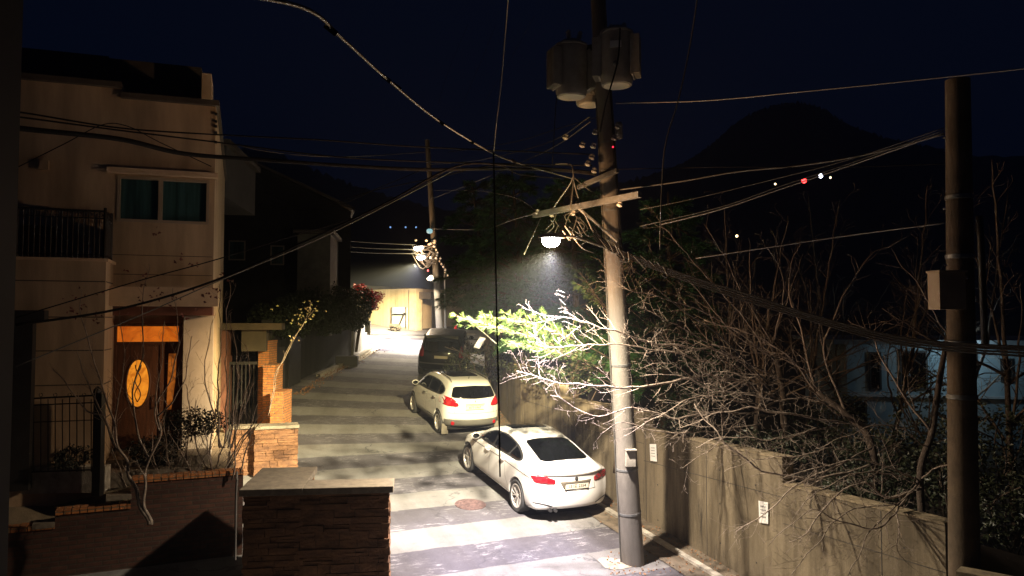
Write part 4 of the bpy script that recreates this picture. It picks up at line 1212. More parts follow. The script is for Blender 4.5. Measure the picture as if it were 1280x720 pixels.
# roundel, model letters, exhaust
p = rearpt(bv, 0, .90); mb = MB(); mb.lathe([(.041, 0), (.041, .006), (.036, .008)], p, axis=(-1, 0, .15), sides=24); rd = mb.build('emblem', M['ctrim'], sedan, local=True)
for k in (0, 1):
    mb = MB(); c = p+Vector((-.009, 0, .001)); q = [c]+[c+Vector((0, .026*math.cos(t), .026*math.sin(t))) for t in [k*math.pi+math.pi/2*j/6 for j in range(7)]]
    mb.prism(q, (-.001, 0, 0)); mb.build('emblem_quarter', M['chrome'], rd, local=True, autofix=True)
    mb = MB(); q = [c]+[c+Vector((0, .026*math.cos(t), .026*math.sin(t))) for t in [k*math.pi+math.pi/2+math.pi/2*j/6 for j in range(7)]]
p = rearpt(bv, -.50, .885, .006)
text_mesh('420d', .052, M['ctrim'], 'model_letters', sedan, Matrix.Translation(p) @ Matrix.Rotation(R(-6), 4, 'Z') @ Matrix(((0, 0, -1), (-1, 0, 0), (0, 1, 0))).to_4x4(), bold=.0012)
for k in (.42, .52):
    p = rearpt(bv, k, .36)
    mb = MB(); c = Vector((p.x+.02, k, .275))
    mb.tube([c+Vector((.15, 0, 0)), c+Vector((-.02, 0, 0))], .038, 16, cap=False); mb.tube([c+Vector((.15, 0, 0)), c+Vector((-.019, 0, 0))], .033, 16)
    mb.build('exhaust_pipe', M['ctrim'], sedan, local=True, smooth=True)
mb = MB(); fr = Fr((-.6, 0, 0), (1, 0)); mb.box(fr, 0, 3.6, -.7, .7, .19, .30); mb.build('underbody', M['well'], sedan, local=True)

HATCH = dict(xr=.80, wb=2.54, track=.85, wr=.325, paint='paintw2', spokes=5, rimr=.68, lvl=3,
    st=[(0, .80, .33, 1.03, 1.46, .53), (.35, .865, .25, 1.06, 1.525, .56), (.75, .87, .22, 1.05, 1.545, .575), (1.3, .87, .22, 1.02, 1.555, .585), (1.9, .87, .22, .99, 1.54, .59), (2.4, .87, .22, .97, 1.49, .60),
        (2.8, .87, .22, .955, 1.34, .62), (3.15, .865, .22, .94, 1.09, .66), (3.4, .86, .23, .91, .99, .69), (3.75, .84, .24, .87, .93, .66), (4.16, .74, .30, .68, .76, .55)],
    tail=pw_([(.33, .05), (.45, 0), (.62, .0), (.9, .03), (1.05, .06), (1.25, .17), (1.46, .33)]), nose=pw_([(.3, -.03), (.55, 0), (.76, -.10)]), bow=(.26, .34),
    dlo=[(3.10, .99), (2.78, 1.24), (2.42, 1.385), (1.9, 1.43), (1.25, 1.43), (.72, 1.33), (.60, 1.22), (.78, 1.10), (1.4, 1.055), (2.4, 1.0)],
    win=[[(3.0, 1.01), (2.74, 1.22), (2.42, 1.355), (2.0, 1.395), (1.98, 1.045)], [(1.92, 1.05), (1.93, 1.395), (1.25, 1.395), (1.10, 1.36), (1.12, 1.10)], [(1.05, 1.11), (1.04, 1.35), (.76, 1.29), (.68, 1.22), (.82, 1.13)]],
    seams=[line(1.95, .42, 1.95, 1.02), line(3.05, .42, 3.1, .96), line(1.02, .68, 1.10, 1.05), line(1.0, .42, 3.05, .42, .01)],
    handles=[(2.12, .93), (1.22, .96)], hmat='chrome', mirror=(2.92, 1.02),
    clad=[[(1.16, .24), (1.16, .40), (2.95, .40), (2.95, .24)]],
    tail_rear=[[(.50, .875), (.47, .93), (.56, 1.06), (.70, 1.13), (.88, 1.12), (.88, .95), (.78, .885)]],
    tail_side=[[(.22, .90), (.24, 1.12), (.34, 1.11), (.44, 1.05), (.34, .95)]],
    head_front=[[(.48, .66), (.48, .78), (.76, .84), (.80, .72)]],
    rearview='rear', rearwin=[(-.66, 1.115), (-.56, 1.40), (0, 1.43), (.56, 1.40), (.66, 1.115), (0, 1.09)], screen=[(2.42, .50), (2.42, -.50), (3.16, -.64), (3.22, 0), (3.16, .64)],
    roofglass=[(1.0, .44), (1.0, -.44), (2.2, -.46), (2.2, .46)],
    extra=[('bumper_cladding', smooth_poly([(-.90, .30), (-.90, .50), (-.70, .53), (.70, .53), (.90, .50), (.90, .30)], 1, .1), 'rear', 'clad', .006),
           ('tailgate_gap', line(-.74, .70, .74, .70, .008), 'rear', 'seam', .002), ('tailgate_trim', line(-.28, .945, .28, .945, .016), 'rear', 'seam', .004),
           ('tailgate_gap', line(-.58, .70, -.56, .88, .006), 'rear', 'seam', .002), ('tailgate_gap', line(.58, .70, .56, .88, .006), 'rear', 'seam', .002)],
    plate=(.03, .865, .52, .11), plate_text='45가 5967')
RL2 = PH(545.5, 541.0); d2 = (PH(517.5, 517)-RL2); d2 = Vector((-math.sin(R(23.5)), math.cos(R(23.5)), .115)).normalized()
hatch, bv2 = make_car('hatchback', 'pearl white compact crossover with roof rails parked in front of the white sedan', RL2, RL2+d2*2.54, HATCH)
p = rearpt(bv2, 0, 1.035); mb = MB(); mb.prism([p+Vector((0, a*.8, b*.8)) for a, b in ((0, .055), (.022, .035), (.012, .01), (-.006, -.005), (-.03, -.05), (-.012, -.052), (.008, -.02), (.018, -.055), (.032, -.05), (.026, -.002), (.034, .03), (.016, .055))], (-.006, 0, 0)); mb.build('emblem', M['ctrim'], hatch, local=True, autofix=True)
for sd in (-1, 1):
    p = rearpt(bv2, sd*.62, .415, .004); mb = MB(); mb.lathe([(.052, 0), (.052, .012), (.04, .016)], p, axis=(-1, sd*.35, 0), sides=20); mb.build('fog_reflector', M['tail'], hatch, local=True)
    pts = []
    for x in (.55, .75, 1.2, 1.7, 2.2, 2.45):
        h = bv2.ray_cast(Vector((x-.8, sd*.56, 3)), Vector((0, 0, -1))); pts.append(h[0]+Vector((0, 0, .045 if .6 < x < 2.4 else .0)))
    mb = MB(); mb.tube(spline(pts, 5), .016, 8); mb.build('roof_rail', M['clad'], hatch, local=True, smooth='all')
    mb = MB(); fr = Fr((-.40, 0, 0), (0, 1)); mb.box(fr, sd*.66, sd*.86, -.006, .006, .06, .36); mb.build('mud_flap', M['mud'], hatch, local=True)
h = bv2.ray_cast(Vector((-.1, 0, 3)), Vector((0, 0, -1))); mb = MB(); mb.tube([h[0], h[0]+Vector((-.05, 0, .10))], [.012, .004], 6); mb.build('antenna', M['ctrim'], hatch, local=True)
mb = MB(); fr = Fr((-.5, 0, 0), (1, 0)); mb.box(fr, 0, 3.3, -.7, .7, .21, .32); mb.build('underbody', M['well'], hatch, local=True)

VAN = dict(xr=1.05, wb=3.05, track=.94, wr=.36, paint='paintk', spokes=5, lvl=2,
    st=[(0, .90, .38, 1.10, 1.74, .66), (.4, .965, .28, 1.14, 1.86, .70), (1.0, .975, .25, 1.13, 1.90, .72), (2.0, .975, .25, 1.10, 1.91, .73), (3.0, .975, .25, 1.08, 1.87, .73), (3.5, .975, .25, 1.06, 1.66, .74),
        (3.95, .97, .25, 1.04, 1.30, .78), (4.25, .96, .26, 1.0, 1.12, .80), (4.7, .93, .28, .92, 1.0, .74), (5.1, .84, .34, .72, .82, .62)],
    tail=pw_([(.38, .05), (.5, 0), (.8, .0), (1.1, .05), (1.4, .13), (1.74, .27)]), nose=pw_([(.35, -.03), (.6, 0), (.82, -.08)]), bow=(.22, .36),
    win=[[(3.85, 1.12), (3.5, 1.45), (3.1, 1.68), (2.7, 1.70), (2.7, 1.16)], [(2.62, 1.17), (2.62, 1.71), (1.5, 1.72), (1.5, 1.20)], [(1.42, 1.21), (1.42, 1.71), (.65, 1.66), (.55, 1.3)]],
    seams=[line(2.66, .42, 2.66, 1.12), line(1.46, .42, 1.46, 1.12)], handles=[(2.85, 1.0), (1.7, 1.02)], mirror=(3.65, 1.15),
    tail_rear=[[(.70, .95), (.68, 1.15), (.76, 1.5), (.86, 1.45), (.96, 1.2), (.96, .95)]], tail_side=[[(.26, .98), (.28, 1.2), (.36, 1.2), (.36, .98)]],
    head_front=[[(.5, .72), (.5, .86), (.86, .9), (.88, .76)]],
    rearview='rear', rearwin=[(-.72, 1.2), (-.62, 1.66), (0, 1.70), (.62, 1.66), (.72, 1.2)], screen=[(3.15, .58), (3.15, -.58), (3.95, -.74), (4.0, 0), (3.95, .74)],
    extra=[('bumper_step', line(-.85, .62, .85, .62, .05), 'rear', 'clad', .004)], plate=(0, .88, .52, .11), plate_text='12가 0000')
VAN['tail_r'] = 'taild'
a = PH(522, 478); 
xv = -3.78; yv = 31.2
RL3 = Vector((xv, yv, H(xv, yv))); d3 = Vector((.0, 1, .118)).normalized()
VAN['plate_text'] = '  '
VAN['st'] = [(q[0], q[1], q[2], q[3]*.93, (q[4]-.3)*.86+.3, q[5]) for q in VAN['st']]
for kk in ('win', 'tail_rear', 'tail_side'): VAN[kk] = [[(a_, (b_-.3)*.86+.3) for a_, b_ in p_] for p_ in VAN[kk]]
VAN['rearwin'] = [(a_, (b_-.3)*.86+.3) for a_, b_ in VAN['rearwin']]
van, bv3 = make_car('van', 'black minivan with pale roof light parked behind the compact crossover', RL3, RL3+d3*3.05, VAN)
mb = MB(); 
pts_ = []
for y in (-.62, .62):
    for x in (.35, .52):
        h = bv3.ray_cast(Vector((x-1.05, y, 4)), Vector((0, 0, -1))); pts_.append(h[0])
mb.prism([pts_[0]+Vector((0, 0, .012)), pts_[1]+Vector((0, 0, .02)), pts_[3]+Vector((0, 0, .02)), pts_[2]+Vector((0, 0, .012))], (0, 0, .03)); mb.build('roof_spoiler', mat('grey_spoiler', (.3, .28, .22), .4), van, local=True, autofix=True)
W2 = dict(VAN); W2['paint'] = 'paintw2'; W2['plate_text'] = '  '
x4, y4 = -2.95, 38.5
RL4 = Vector((x4, y4, H(x4, y4))); 
wv, bv4 = make_car('van', 'pale van whose bright roof edge just shows above the black minivan', RL4, RL4+Vector((.05, 1, .08)).normalized()*3.05, W2)
# ------------------------------------------------------------------ utility poles
def PP(*a): return [P(*q) for q in a]
PB = PH(791, 703); PB.z -= .03
PT = P(744, -60, 12.9)
def pole_at(t): return PB+(PT-PB)*t
def pole_px(py):                                # point of the pole axis seen at image row py
    best = min(range(0, 1001), key=lambda k: abs((lambda q: 360-F_PX*((q.z*math.cos(PITCH)-q.y*math.sin(PITCH))/(q.y*math.cos(PITCH)+q.z*math.sin(PITCH))))(pole_at(k/1000))-py))
    return pole_at(best/1000)
def mainpole():
    r = empty('utility_pole', PB+Vector((0, 0, .1)), 'tall leaning concrete utility pole carrying the street lamp and three tank transformers', 'utility pole')
    m = MB(); n = 24
    m.tube([pole_at(k/n) for k in range(n+1)], [.205-.085*k/n for k in range(n+1)], 28); m.build('shaft', M['pole'], r, smooth=True)
    for py in (640, 585, 455, 300, 262, 212, 178):
        m = MB(); q = pole_px(py); ax = (PT-PB).normalized(); t = (q-PB).length/(PT-PB).length; rr = .205-.085*t
        m.lathe([(rr+.002, -.02), (rr+.008, -.018), (rr+.008, .018), (rr+.002, .02)], q, axis=ax, sides=24)
        m.build('steel_band', M['galv'], r, smooth=True)
    m = MB(); pts = [pole_at(k/30)+Vector((-.215+.085*k/30, -.05+.02*math.sin(k*1.7), 0)) for k in range(24)]; m.tube(pts, .012, 6); m.build('earth_wire', M['cablegrey'], r)
    m = MB(); m.tube([pole_at(k/30)+Vector((.12-.02*k/30, -.175+.07*k/30, 0)) for k in range(13, 26)], .02, 6); m.build('riser_cable', M['cable'], r)
    # long cross-arm, brace, small arm
    def bar(name, a, b, w=.05, h=.045, mm='galv'):
        m = MB(); d = b-a; fr = Fr((a.x, a.y, 0), (d.x, d.y)); L = math.hypot(d.x, d.y)
        m.box(fr, 0, L, -w, w, a.z-h, a.z+h, b.z-h, b.z+h); return m.build(name, M[mm], r)
    q = pole_px(255)
    a = P(668, 269, 14.0); b = P(800, 243, 12.1); bar('cross_arm', a, b)
    m = MB(); m.tube([P(724, 261, 13.15), P(772, 302, 13.0)], .028, 6); m.build('brace', M['galv'], r)
    bar('short_arm', P(723, 234, 13.5), P(772, 213, 12.9), .04, .035)
    # insulator strings
    for (px, py, Y) in ((672, 265, 13.9), (690, 262, 13.7), (744, 165, 13.0), (742, 182, 13.0), (740, 196, 13.0), (735, 204, 13.0), (743, 213, 13.0), (707, 171, 13.2), (728, 181, 13.1), (775, 255, 12.6), (690, 268, 13.8), (716, 266, 13.4), (792, 240, 12.4), (772, 158, 13), (768, 172, 12.9)):
        m = MB(); m.lathe([(.02, -.05), (.05, -.035), (.052, -.01), (.028, .0), (.045, .015), (.042, .035), (.02, .05)], P(px, py, Y), axis=(.3, 0, 1), sides=14); m.build('insulator', M['porc'], r, smooth='all')
    # splice boxes
    m = MB(); q = pole_px(166)+Vector((.2, -.12, 0)); m.lathe([(.05, -.14), (.065, -.12), (.065, .11), (.045, .15)], q, sides=14); sb = m.build('control_box', M['tank'], r, smooth=True)
    m = MB(); m.lathe([(.012, 0), (.016, .02), (.008, .03)], P(766, 184, 12.82), axis=(0, -1, 0), sides=10); m.build('red_led', M['e_redsmall'], sb)
    # meter box low on the shaft
    m = MB(); q = pole_px(570); fr = Fr((q.x-.03, q.y-.2, 0), (1, .15)); m.box(fr, -.01, .155, -.09, .05, q.z-.14, q.z+.14); m.box(fr, -.02, .165, -.095, .10, q.z+.142, q.z+.16); m.build('meter_box', M['tank'], r)
    # lamp arm and lantern
    base = pole_px(312); tip = LAMPP+Vector((.12, .10, .06))
    m = MB(); m.tube(spline([base, base+(tip-base)*.3+Vector((0, 0, .02)), base+(tip-base)*.7+Vector((0, 0, .05)), tip], 5), .026, 8); m.build('lamp_arm', M['galv'], r, smooth='all')
    return r
LAMPP = P(690, 299, 12.1)
mp = mainpole()
def lantern(loc, dirv, name, label, lensm, s=1., parent=None):
    r = empty(name, loc, label, 'street lamp')
    d = Vector(dirv).normalized(); sd = Vector((0, 0, 1)).cross(d).normalized(); u = Vector((0, 0, 1))
    m = MB(); vs = []; fs = []
    NS, NR = 9, 12
    for i in range(NS):
        t = i/(NS-1); w = .10*math.sin(math.pi*min(1, .12+t*.8))**.6*s; h = .075*math.sin(math.pi*min(1, .15+t*.78))**.6*s
        for k in range(NR):
            a = 2*math.pi*k/NR; z = math.sin(a)*h; z = max(z, -.012*s)
            vs.append(loc+d*(t-.5)*.5*s+sd*math.cos(a)*w+u*(z+.03*s))
    for i in range(NS-1):
        for k in range(NR): fs.append((i*NR+k, i*NR+(k+1) % NR, (i+1)*NR+(k+1) % NR, (i+1)*NR+k))
    fs.append(tuple(range(NR-1, -1, -1))); fs.append(tuple((NS-1)*NR+k for k in range(NR))); m.add(vs, fs)
    m.build('housing', M['galv'], r, smooth='all')
    m = MB(); bm = bmesh.new(); bmesh.ops.create_icosphere(bm, subdivisions=3, radius=1)
    lv = [v.co.copy() for v in bm.verts]; lf = [[v.index for v in f.verts] for f in bm.faces]; bm.free()
    m.add([loc+d*(v.x*.17*s+.02*s)+sd*v.y*.09*s+u*(v.z*.10*s-.03) for v in lv], lf)
    m.build('lens', M[lensm], r, smooth='all'); return r
lantern(LAMPP, (-.8, -.6, -.05), 'street_lamp', 'brightly glowing street lamp head on the arm of the tall leaning pole', 'lamp')
def transformer(c, s, rot, label):
    r = empty('transformer', c, label, 'transformer', 'tank transformers on the utility pole')
    R_ = .265*s; Hh = .98*s
    m = MB(); m.lathe([(R_*.88, 0), (R_*.92, .0), (R_*.97, .05), (R_, .09), (R_, Hh*.86), (R_*1.04, Hh*.865), (R_*1.04, Hh*.90), (R_*.98, Hh*.905), (R_*.6, Hh*.98), (.04, Hh)], c, sides=32); m.build('tank', M['tank'], r, smooth=True)
    m = MB(); m.lathe([(R_*.80, -.012), (R_*.80, .0)], c, sides=32); m.build('base_plate', mat('pale_tank_base', (.62, .56, .42), .6, var=.1), r, smooth=True)
    for k, a in enumerate((rot, rot+math.pi)):
        d = Vector((math.cos(a), math.sin(a), 0)); fr = Fr((c+d*(R_-.03)).to_2d().to_3d(), (-d.y, d.x)); m = MB(); fr.v = d
        for j in range(6):
            x = -.15*s+.06*s*j; m.box(fr, x-.012, x+.012, 0, .15*s, c.z+.14*s, c.z+Hh*.80)
        m.box(fr, -.17*s, .17*s, .02, .05, c.z+.12*s, c.z+.16*s); m.box(fr, -.17*s, .17*s, .02, .05, c.z+Hh*.78, c.z+Hh*.82)
        m.build('cooling_fins', M['tank'], r)
    for a in (rot+.9, rot+2.2):
        d = Vector((math.cos(a), math.sin(a), 0)); m = MB()
        m.lathe([(.03, 0), (.055, .03), (.03, .06), (.05, .09), (.028, .12), (.045, .15), (.02, .19)], c+d*R_*.5+Vector((0, 0, Hh*.93)), axis=d*.3+Vector((0, 0, 1)), sides=12); m.build('bushing', M['porc'], r, smooth='all')
    d = Vector((math.cos(rot-1.5), math.sin(rot-1.5), 0))
    m = MB(); m.lathe([(.045, 0), (.045, .03), (.03, .04)], c+d*(R_-.005)+Vector((0, 0, .28*s)), axis=d, sides=14); m.build('drain_valve', M['galv'], r, smooth=True)
    m = MB(); fr = Fr((c+d*R_).to_2d().to_3d(), (-d.y, d.x)); fr.v = d; m.box(fr, -.09, .09, -.02, .006, c.z+.55*s, c.z+.66*s); m.build('name_plate', M['signm'], r)
    return r
transformer(P(714, 121, 12.9), 1.0, R(200), 'left tank transformer, hanging a little lower on the tall leaning pole')
transformer(P(771, 107, 12.5), 1.0, R(-15), 'right tank transformer, highest of the three on the tall leaning pole')
transformer(P(737, 131, 13.8), .95, R(90), 'rear tank transformer, half hidden behind the other two on the tall leaning pole')
m = MB(); fr = Fr((P(745, 90, 13.2).x, P(745, 90, 13.2).y, 0), (1, -.35)); z = P(745, 95, 13.2).z; m.box(fr, -.62, .62, -.06, .06, z-.05, z+.05); z2 = P(745, 60, 13.2).z; m.box(fr, -.62, .62, -.06, .06, z2-.05, z2+.05)
mh = m.build('transformer_bracket', M['darkmetal'], mp)

def simplepole(name, label, b, t, r0, r1, mm='pole', bands=()):
    r = empty(name, b, label, 'utility pole'); m = MB(); n = 10
    m.tube([b+(t-b)*(k/n) for k in range(n+1)], [r0+(r1-r0)*k/n for k in range(n+1)], 24); m.build('shaft', M[mm], r, smooth=True)
    for k in bands:
        m = MB(); q = b+(t-b)*k; m.lathe([(r0+(r1-r0)*k+.003, -.03), (r0+(r1-r0)*k+.012, -.025), (r0+(r1-r0)*k+.012, .025), (r0+(r1-r0)*k+.003, .03)], q, axis=(t-b), sides=20)
        m.build('steel_band', M['galv'], r, smooth=True)
    return r
M['darkpole'] = mat('brown_pole_concrete', (.11, .077, .045), .9, var=.3, scale=5, bump=.3)
b = P(1203, 720, 9.5); b.z = -5.2; t = P(1197, 100, 9.5)
rp = simplepole('utility_pole', 'dark concrete utility pole at the far right with a beige box', b, t, .185, .14, 'darkpole', (.52, .60, .73, .82))
m = MB(); q = P(1184, 364, 9.2); m.box(Fr((q.x, q.y, 0), (1, .1)), -.165, .165, -.12, .10, q.z-.22, q.z+.22); bx = m.build('switch_box', M['boxg'], rp)
m = MB(); m.box(Fr((q.x, q.y, 0), (1, .1)), -.18, .18, -.13, .125, q.z+.222, q.z+.245); m.build('box_lid', M['boxg'], rp)
m = MB(); m.tube([P(1231, 430, 9.6), P(1228, 350, 9.6), P(1226, 300, 9.6), P(1224, 270, 9.6)], .04, 10); m.build('riser_pipe', M['darkmetal'], rp, smooth='all')
for px, py in ((1179, 172), (1179, 261), (1181, 332), (1207, 348)):
    m = MB(); m.lathe([(.012, 0), (.018, .02), (.008, .04)], P(px, py, 9.28), axis=(0, -1, 0), sides=8); m.build('bolt', M['chrome'], rp)
M['farpole'] = mat('dark_pole_concrete', (.09, .08, .06), .9)
# far pole with its lamp cluster
b = P(551, 414, 40); b.z = H(b.x, b.y); t = P(534, 175, 40)
fp = simplepole('utility_pole', 'distant utility pole with bright lamp cluster rising behind the black minivan', b, t, .20, .12, 'farpole', (.3, .5))
fb = P(538, 300, 39.8)
FL_ = P(524, 312, 38.6)
m = MB(); m.tube([P(543, 316, 39.9), P(536, 312, 39.3), P(526, 311, 38.7)], .05, 6); m.build('lamp_arm', M['galv'], fp)
lantern(P(524, 309, 38.6), (-1, -.3, -.1), 'street_lamp', 'upper glowing lamp head of the cluster on the distant pole', 'lamp_far', 1.4)
lantern(P(527, 321, 38.4), (-1, -.5, -.1), 'street_lamp', 'lower glowing lamp head of the cluster on the distant pole', 'lamp_far', 1.3)
rr_ = random.Random(5)
m = MB()
for k in range(16):
    q = P(516+rr_.random()*30, 300+rr_.random()*26, 39.3+rr_.random()*.4); m.lathe([(.03, -.07), (.08, -.03), (.08, .03), (.03, .07)], q, axis=(rr_.random()-.5, rr_.random()-.5, 1), sides=8)
for k in range(10):
    q = P(543+k*1.6+rr_.random()*3, 312+k*3.6, 39.7); m.lathe([(.03, -.06), (.07, 0), (.03, .06)], q, axis=(1, 0, 1), sides=8)
m.build('insulators', M['porc'], fp, smooth='all', kind='stuff')
m = MB()
for k in range(14):
    a = P(514+rr_.random()*12, 300+rr_.random()*22, 39.2); bq = P(540+rr_.random()*6, 300+rr_.random()*34, 39.8); c = (a+bq)/2-Vector((0, 0, rr_.random()*.8)); m.tube(spline([a, c, bq], 4), .018, 4)
m.build('loop_cables', M['cablelight'], fp, kind='stuff')
m = MB(); m.lathe([(.03, .16), (.1, .12), (.2, 0), (.22, -.06), (.14, -.12)], P(539, 348, 39.5), axis=(.2, -.3, 1), sides=16); m.build('bell_lamp', M['signm'], fp, smooth='all')
m = MB(); m.lathe([(.04, -.05), (.05, 0), (.02, .05)], P(535, 338, 39.4), sides=8); m.build('red_led', M['e_redsmall'], fp)
m = MB(); q = P(537, 289, 39.3); m.lathe([(.05, -.12), (.14, -.08), (.16, .06), (.08, .12)], q, sides=12); m.build('cyan_lamp', M['e_cyan'], fp, smooth='all')
# grey service post beside it
simplepole('service_post', 'thin dark post just right of the distant utility pole', Vector((P(557, 400, 40).x, 40, H(-3.5, 40))), P(556, 330, 40), .07, .06, 'darkmetal')

# ------------------------------------------------------------------ cables
def cable(pts, r, label, m='cable', group=None, name='cable', n=7, sides=6):
    c = MB(); c.tube(spline(pts, n), r, sides); return c.build(name, M[m], smooth='all', label=label, cat='cable', group=group)
def wire(spec, r, label, m='cable', **k): return cable(PP(*spec), r, label, m, **k)
wire([(180, -20, 3.0), (375, 8, 4.2), (430, 50, 5.4), (482, 97, 6.8), (550, 152, 9.0), (617, 192, 11.5), (655, 206, 12.6), (690, 216, 13.4), (718, 224, 13.6)], .0125, 'thick clamped cable sweeping down from the top left to the wire junction by the lamp', 'cablegrey')
m = MB()
for (px, py, Y) in ((412, 35, 4.95), (482, 97, 6.85), (495, 107, 7.3), (550, 152, 9.0), (588, 176, 10.4), (642, 201, 12.2)):
    q = P(px, py, Y); m.tube([q+Vector((-.03, 0, .02)), q+Vector((.04, .03, -.03))], .021, 8)
m.build('cable_tie', M['cable'], kind='stuff', label='black ties wrapped along the thick sweeping cable', cat='cable ties')
wire([(-40, 150, 7.0), (30, 161, 7.6), (150, 174, 8.6), (230, 192, 9.6), (330, 200, 10.6), (430, 207, 11.6), (530, 212, 12.4), (620, 211, 13), (700, 213, 13.4), (745, 218, 13.2)], .030, 'thickest black cable crossing the cream house and running to the tall leaning pole')
wire([(-40, 132, 9), (30, 141, 9.6), (150, 160, 10.6), (265, 168, 11.4), (400, 175, 12.2), (530, 184, 13), (740, 193, 13.4)], .012, 'thin upper wire crossing the top of the cream house wall')
wire([(-40, 138, 9), (30, 147, 9.6), (150, 163, 10.6), (265, 177, 11.4), (420, 196, 12.2), (560, 203, 13), (740, 207, 13.4)], .012, 'second thin wire just below the upper one on the cream house wall')
wire([(20, 210, 12.5), (80, 180, 12.6), (128, 156, 12.7), (160, 158, 12.8), (200, 178, 13), (264, 208, 13.6)], .008, 'thin looped wire sagging across the cream house above its window')
wire([(744, 215, 13.3), (640, 207, 12.5), (570, 208, 11.8), (480, 255, 11.2), (370, 307, 10.4), (265, 352, 9.8), (150, 386, 9.0), (20, 406, 8.0)], .016, 'black cable running diagonally from the junction down past the lit door canopy')
wire([(560, 212, 13), (470, 262, 12.6), (350, 300, 12), (265, 326, 11.4), (170, 352, 10.8), (20, 397, 9.8)], .009, 'thin dark wire running diagonally just above the black diagonal cable')
wire([(575, 209, 14), (500, 248, 13.5), (400, 298, 12.6), (310, 336, 11.8), (262, 356, 11.3), (180, 392, 10.6), (20, 458, 9.4)], .009, 'pale diagonal wire sloping from the centre of the sky down to the iron fence', 'cablegrey')
wire([(700, 223, 13.5), (650, 218, 13), (617, 207, 12.6), (545, 222, 15), (460, 240, 20), (380, 262, 25), (300, 250, 30)], .01, 'thin wire fading toward the dark house with the sloping roof')
wire([(532, 190, 40), (430, 196, 36), (340, 190, 30), (262, 172, 26)], .02, 'distant wire from the top of the far pole toward the left house', 'cablegrey')
wire([(534, 206, 40), (600, 200, 34), (680, 180, 22), (737, 146, 13.4)], .012, 'pale wire running from the far pole up to the rear transformer', 'cablegrey')
wire([(536, 250, 40), (600, 225, 32), (680, 190, 20), (738, 152, 13.4)], .012, 'second pale wire from the far pole up to the rear transformer', 'cablegrey')
wire([(535, 209, 40), (480, 232, 38), (400, 262, 34), (330, 240, 30)], .02, 'distant sagging wire left of the far pole')
wire([(538, 286, 40), (600, 287, 30), (640, 275, 18), (672, 266, 14)], .010, 'bright wire from the far pole to the left tip of the cross-arm', 'cablelight')
wire([(545, 238, 38), (590, 238, 26), (640, 246, 17), (671, 264, 14)], .008, 'thin wire above the bright one at the left tip of the cross-arm', 'cablegrey')
for k, (a, b_, l) in enumerate(((300, 303, 'upper'), (307, 309, 'middle'), (313, 314, 'lower'))):
    wire([(400, a-2, 38), (460, a+3, 38.4), (520, b_+3, 39)], .022, l+' of three lit wires entering the lamp cluster on the distant pole', 'cablegrey', group='lit wires at the distant lamp cluster')
# hanging verticals
wire([(636, -10, 10), (632, 40, 10.8), (626, 110, 11.8), (620, 160, 12.4), (617, 193, 12.8)], .008, 'nearly vertical wire dropping from the top edge to the cable junction left of the lamp', 'cablegrey')
wire([(873, -10, 9.5), (862, 60, 9.8), (848, 125, 10), (832, 180, 10.2), (827, 240, 10.4), (825, 312, 10.6)], .009, 'loose wire hanging from the top edge into the twigs right of the leaning pole', 'cablegrey')
wire([(617, 190, 8.6), (619, 300, 8.6), (621, 400, 8.6), (623.5, 500, 8.6), (625, 596, 8.6)], .009, 'straight black cable hanging down in front of the white sedan')
wire([(700, 88, 12.8), (695, 130, 12.9), (692, 180, 13), (690, 215, 13.2)], .008, 'thin drop wire hanging from the left transformer')
wire([(775, 35, 12.2), (773, 70, 12.2), (766, 100, 12.2), (757, 130, 12.4), (750, 165, 12.7)], .012, 'black lead curving across the front of the right transformer')
for k, s in enumerate(([(585, 30, 60), (560, 90, 60), (548, 130, 60)], [(620, 30, 60), (600, 80, 60), (578, 130, 60)], [(668, 20, 60), (640, 70, 60), (605, 130, 60)])):
    wire(s, .012, ('leftmost', 'middle', 'rightmost')[k]+' of three faint slanting wires high in the dark sky', 'cablegrey', group='faint high wires in the sky')
# drop leads at the junction
wire([(716, 221, 13.4), (712, 231, 13.4), (700, 248, 13.5), (689, 264, 13.6)], .011, 'pale lead from the wire junction down to the left end of the cross-arm', 'cablelight')
wire([(716, 222, 13.4), (722, 245, 13.3), (731, 268, 13.1), (742, 291, 12.9)], .011, 'pale lead from the wire junction down past the brace', 'cablelight')
wire([(718, 222, 13.4), (732, 234, 13.3), (752, 249, 13.1)], .009, 'short lead from the wire junction to the middle of the cross-arm', 'cablegrey')
wire([(694, 205, 13.2), (712, 205, 13.1), (716, 212, 13), (716.5, 230, 13), (713, 262, 12.9)], .013, 'thick pale lead arching over the wire junction', 'cablegrey')
wire([(655, 318, 12.6), (668, 290, 13), (676, 272, 13.6)], .008, 'thin lead hanging below the left tip of the cross-arm', 'cablegrey')
for k, s in enumerate(([(703, 288, 12.6), (712, 300, 12.6), (716, 292, 12.7), (724, 306, 12.7), (735, 300, 12.9)], [(706, 282, 12.6), (716, 296, 12.5), (728, 310, 12.6), (742, 316, 12.8)])):
    wire(s, .009, ('upper', 'lower')[k]+' crinkled service lead knotted beside the glowing street lamp', 'cablelight', group='knotted leads beside the lamp')
m = MB()
for k in range(14):
    a = P(688+rr_.random()*40, 264+rr_.random()*20, 13.2); b_ = a+Vector((rr_.uniform(-.2, .3), rr_.uniform(-.2, .2), rr_.uniform(-.4, -.05))); c = (a+b_)/2+Vector((rr_.uniform(-.15, .15), 0, rr_.uniform(-.15, .1))); m.tube(spline([a, c, b_], 4), .007, 4)
m.build('loose_wire_tails', M['cablegrey'], kind='stuff', label='tangle of short loose wire tails between cross-arm and street lamp', cat='wires')
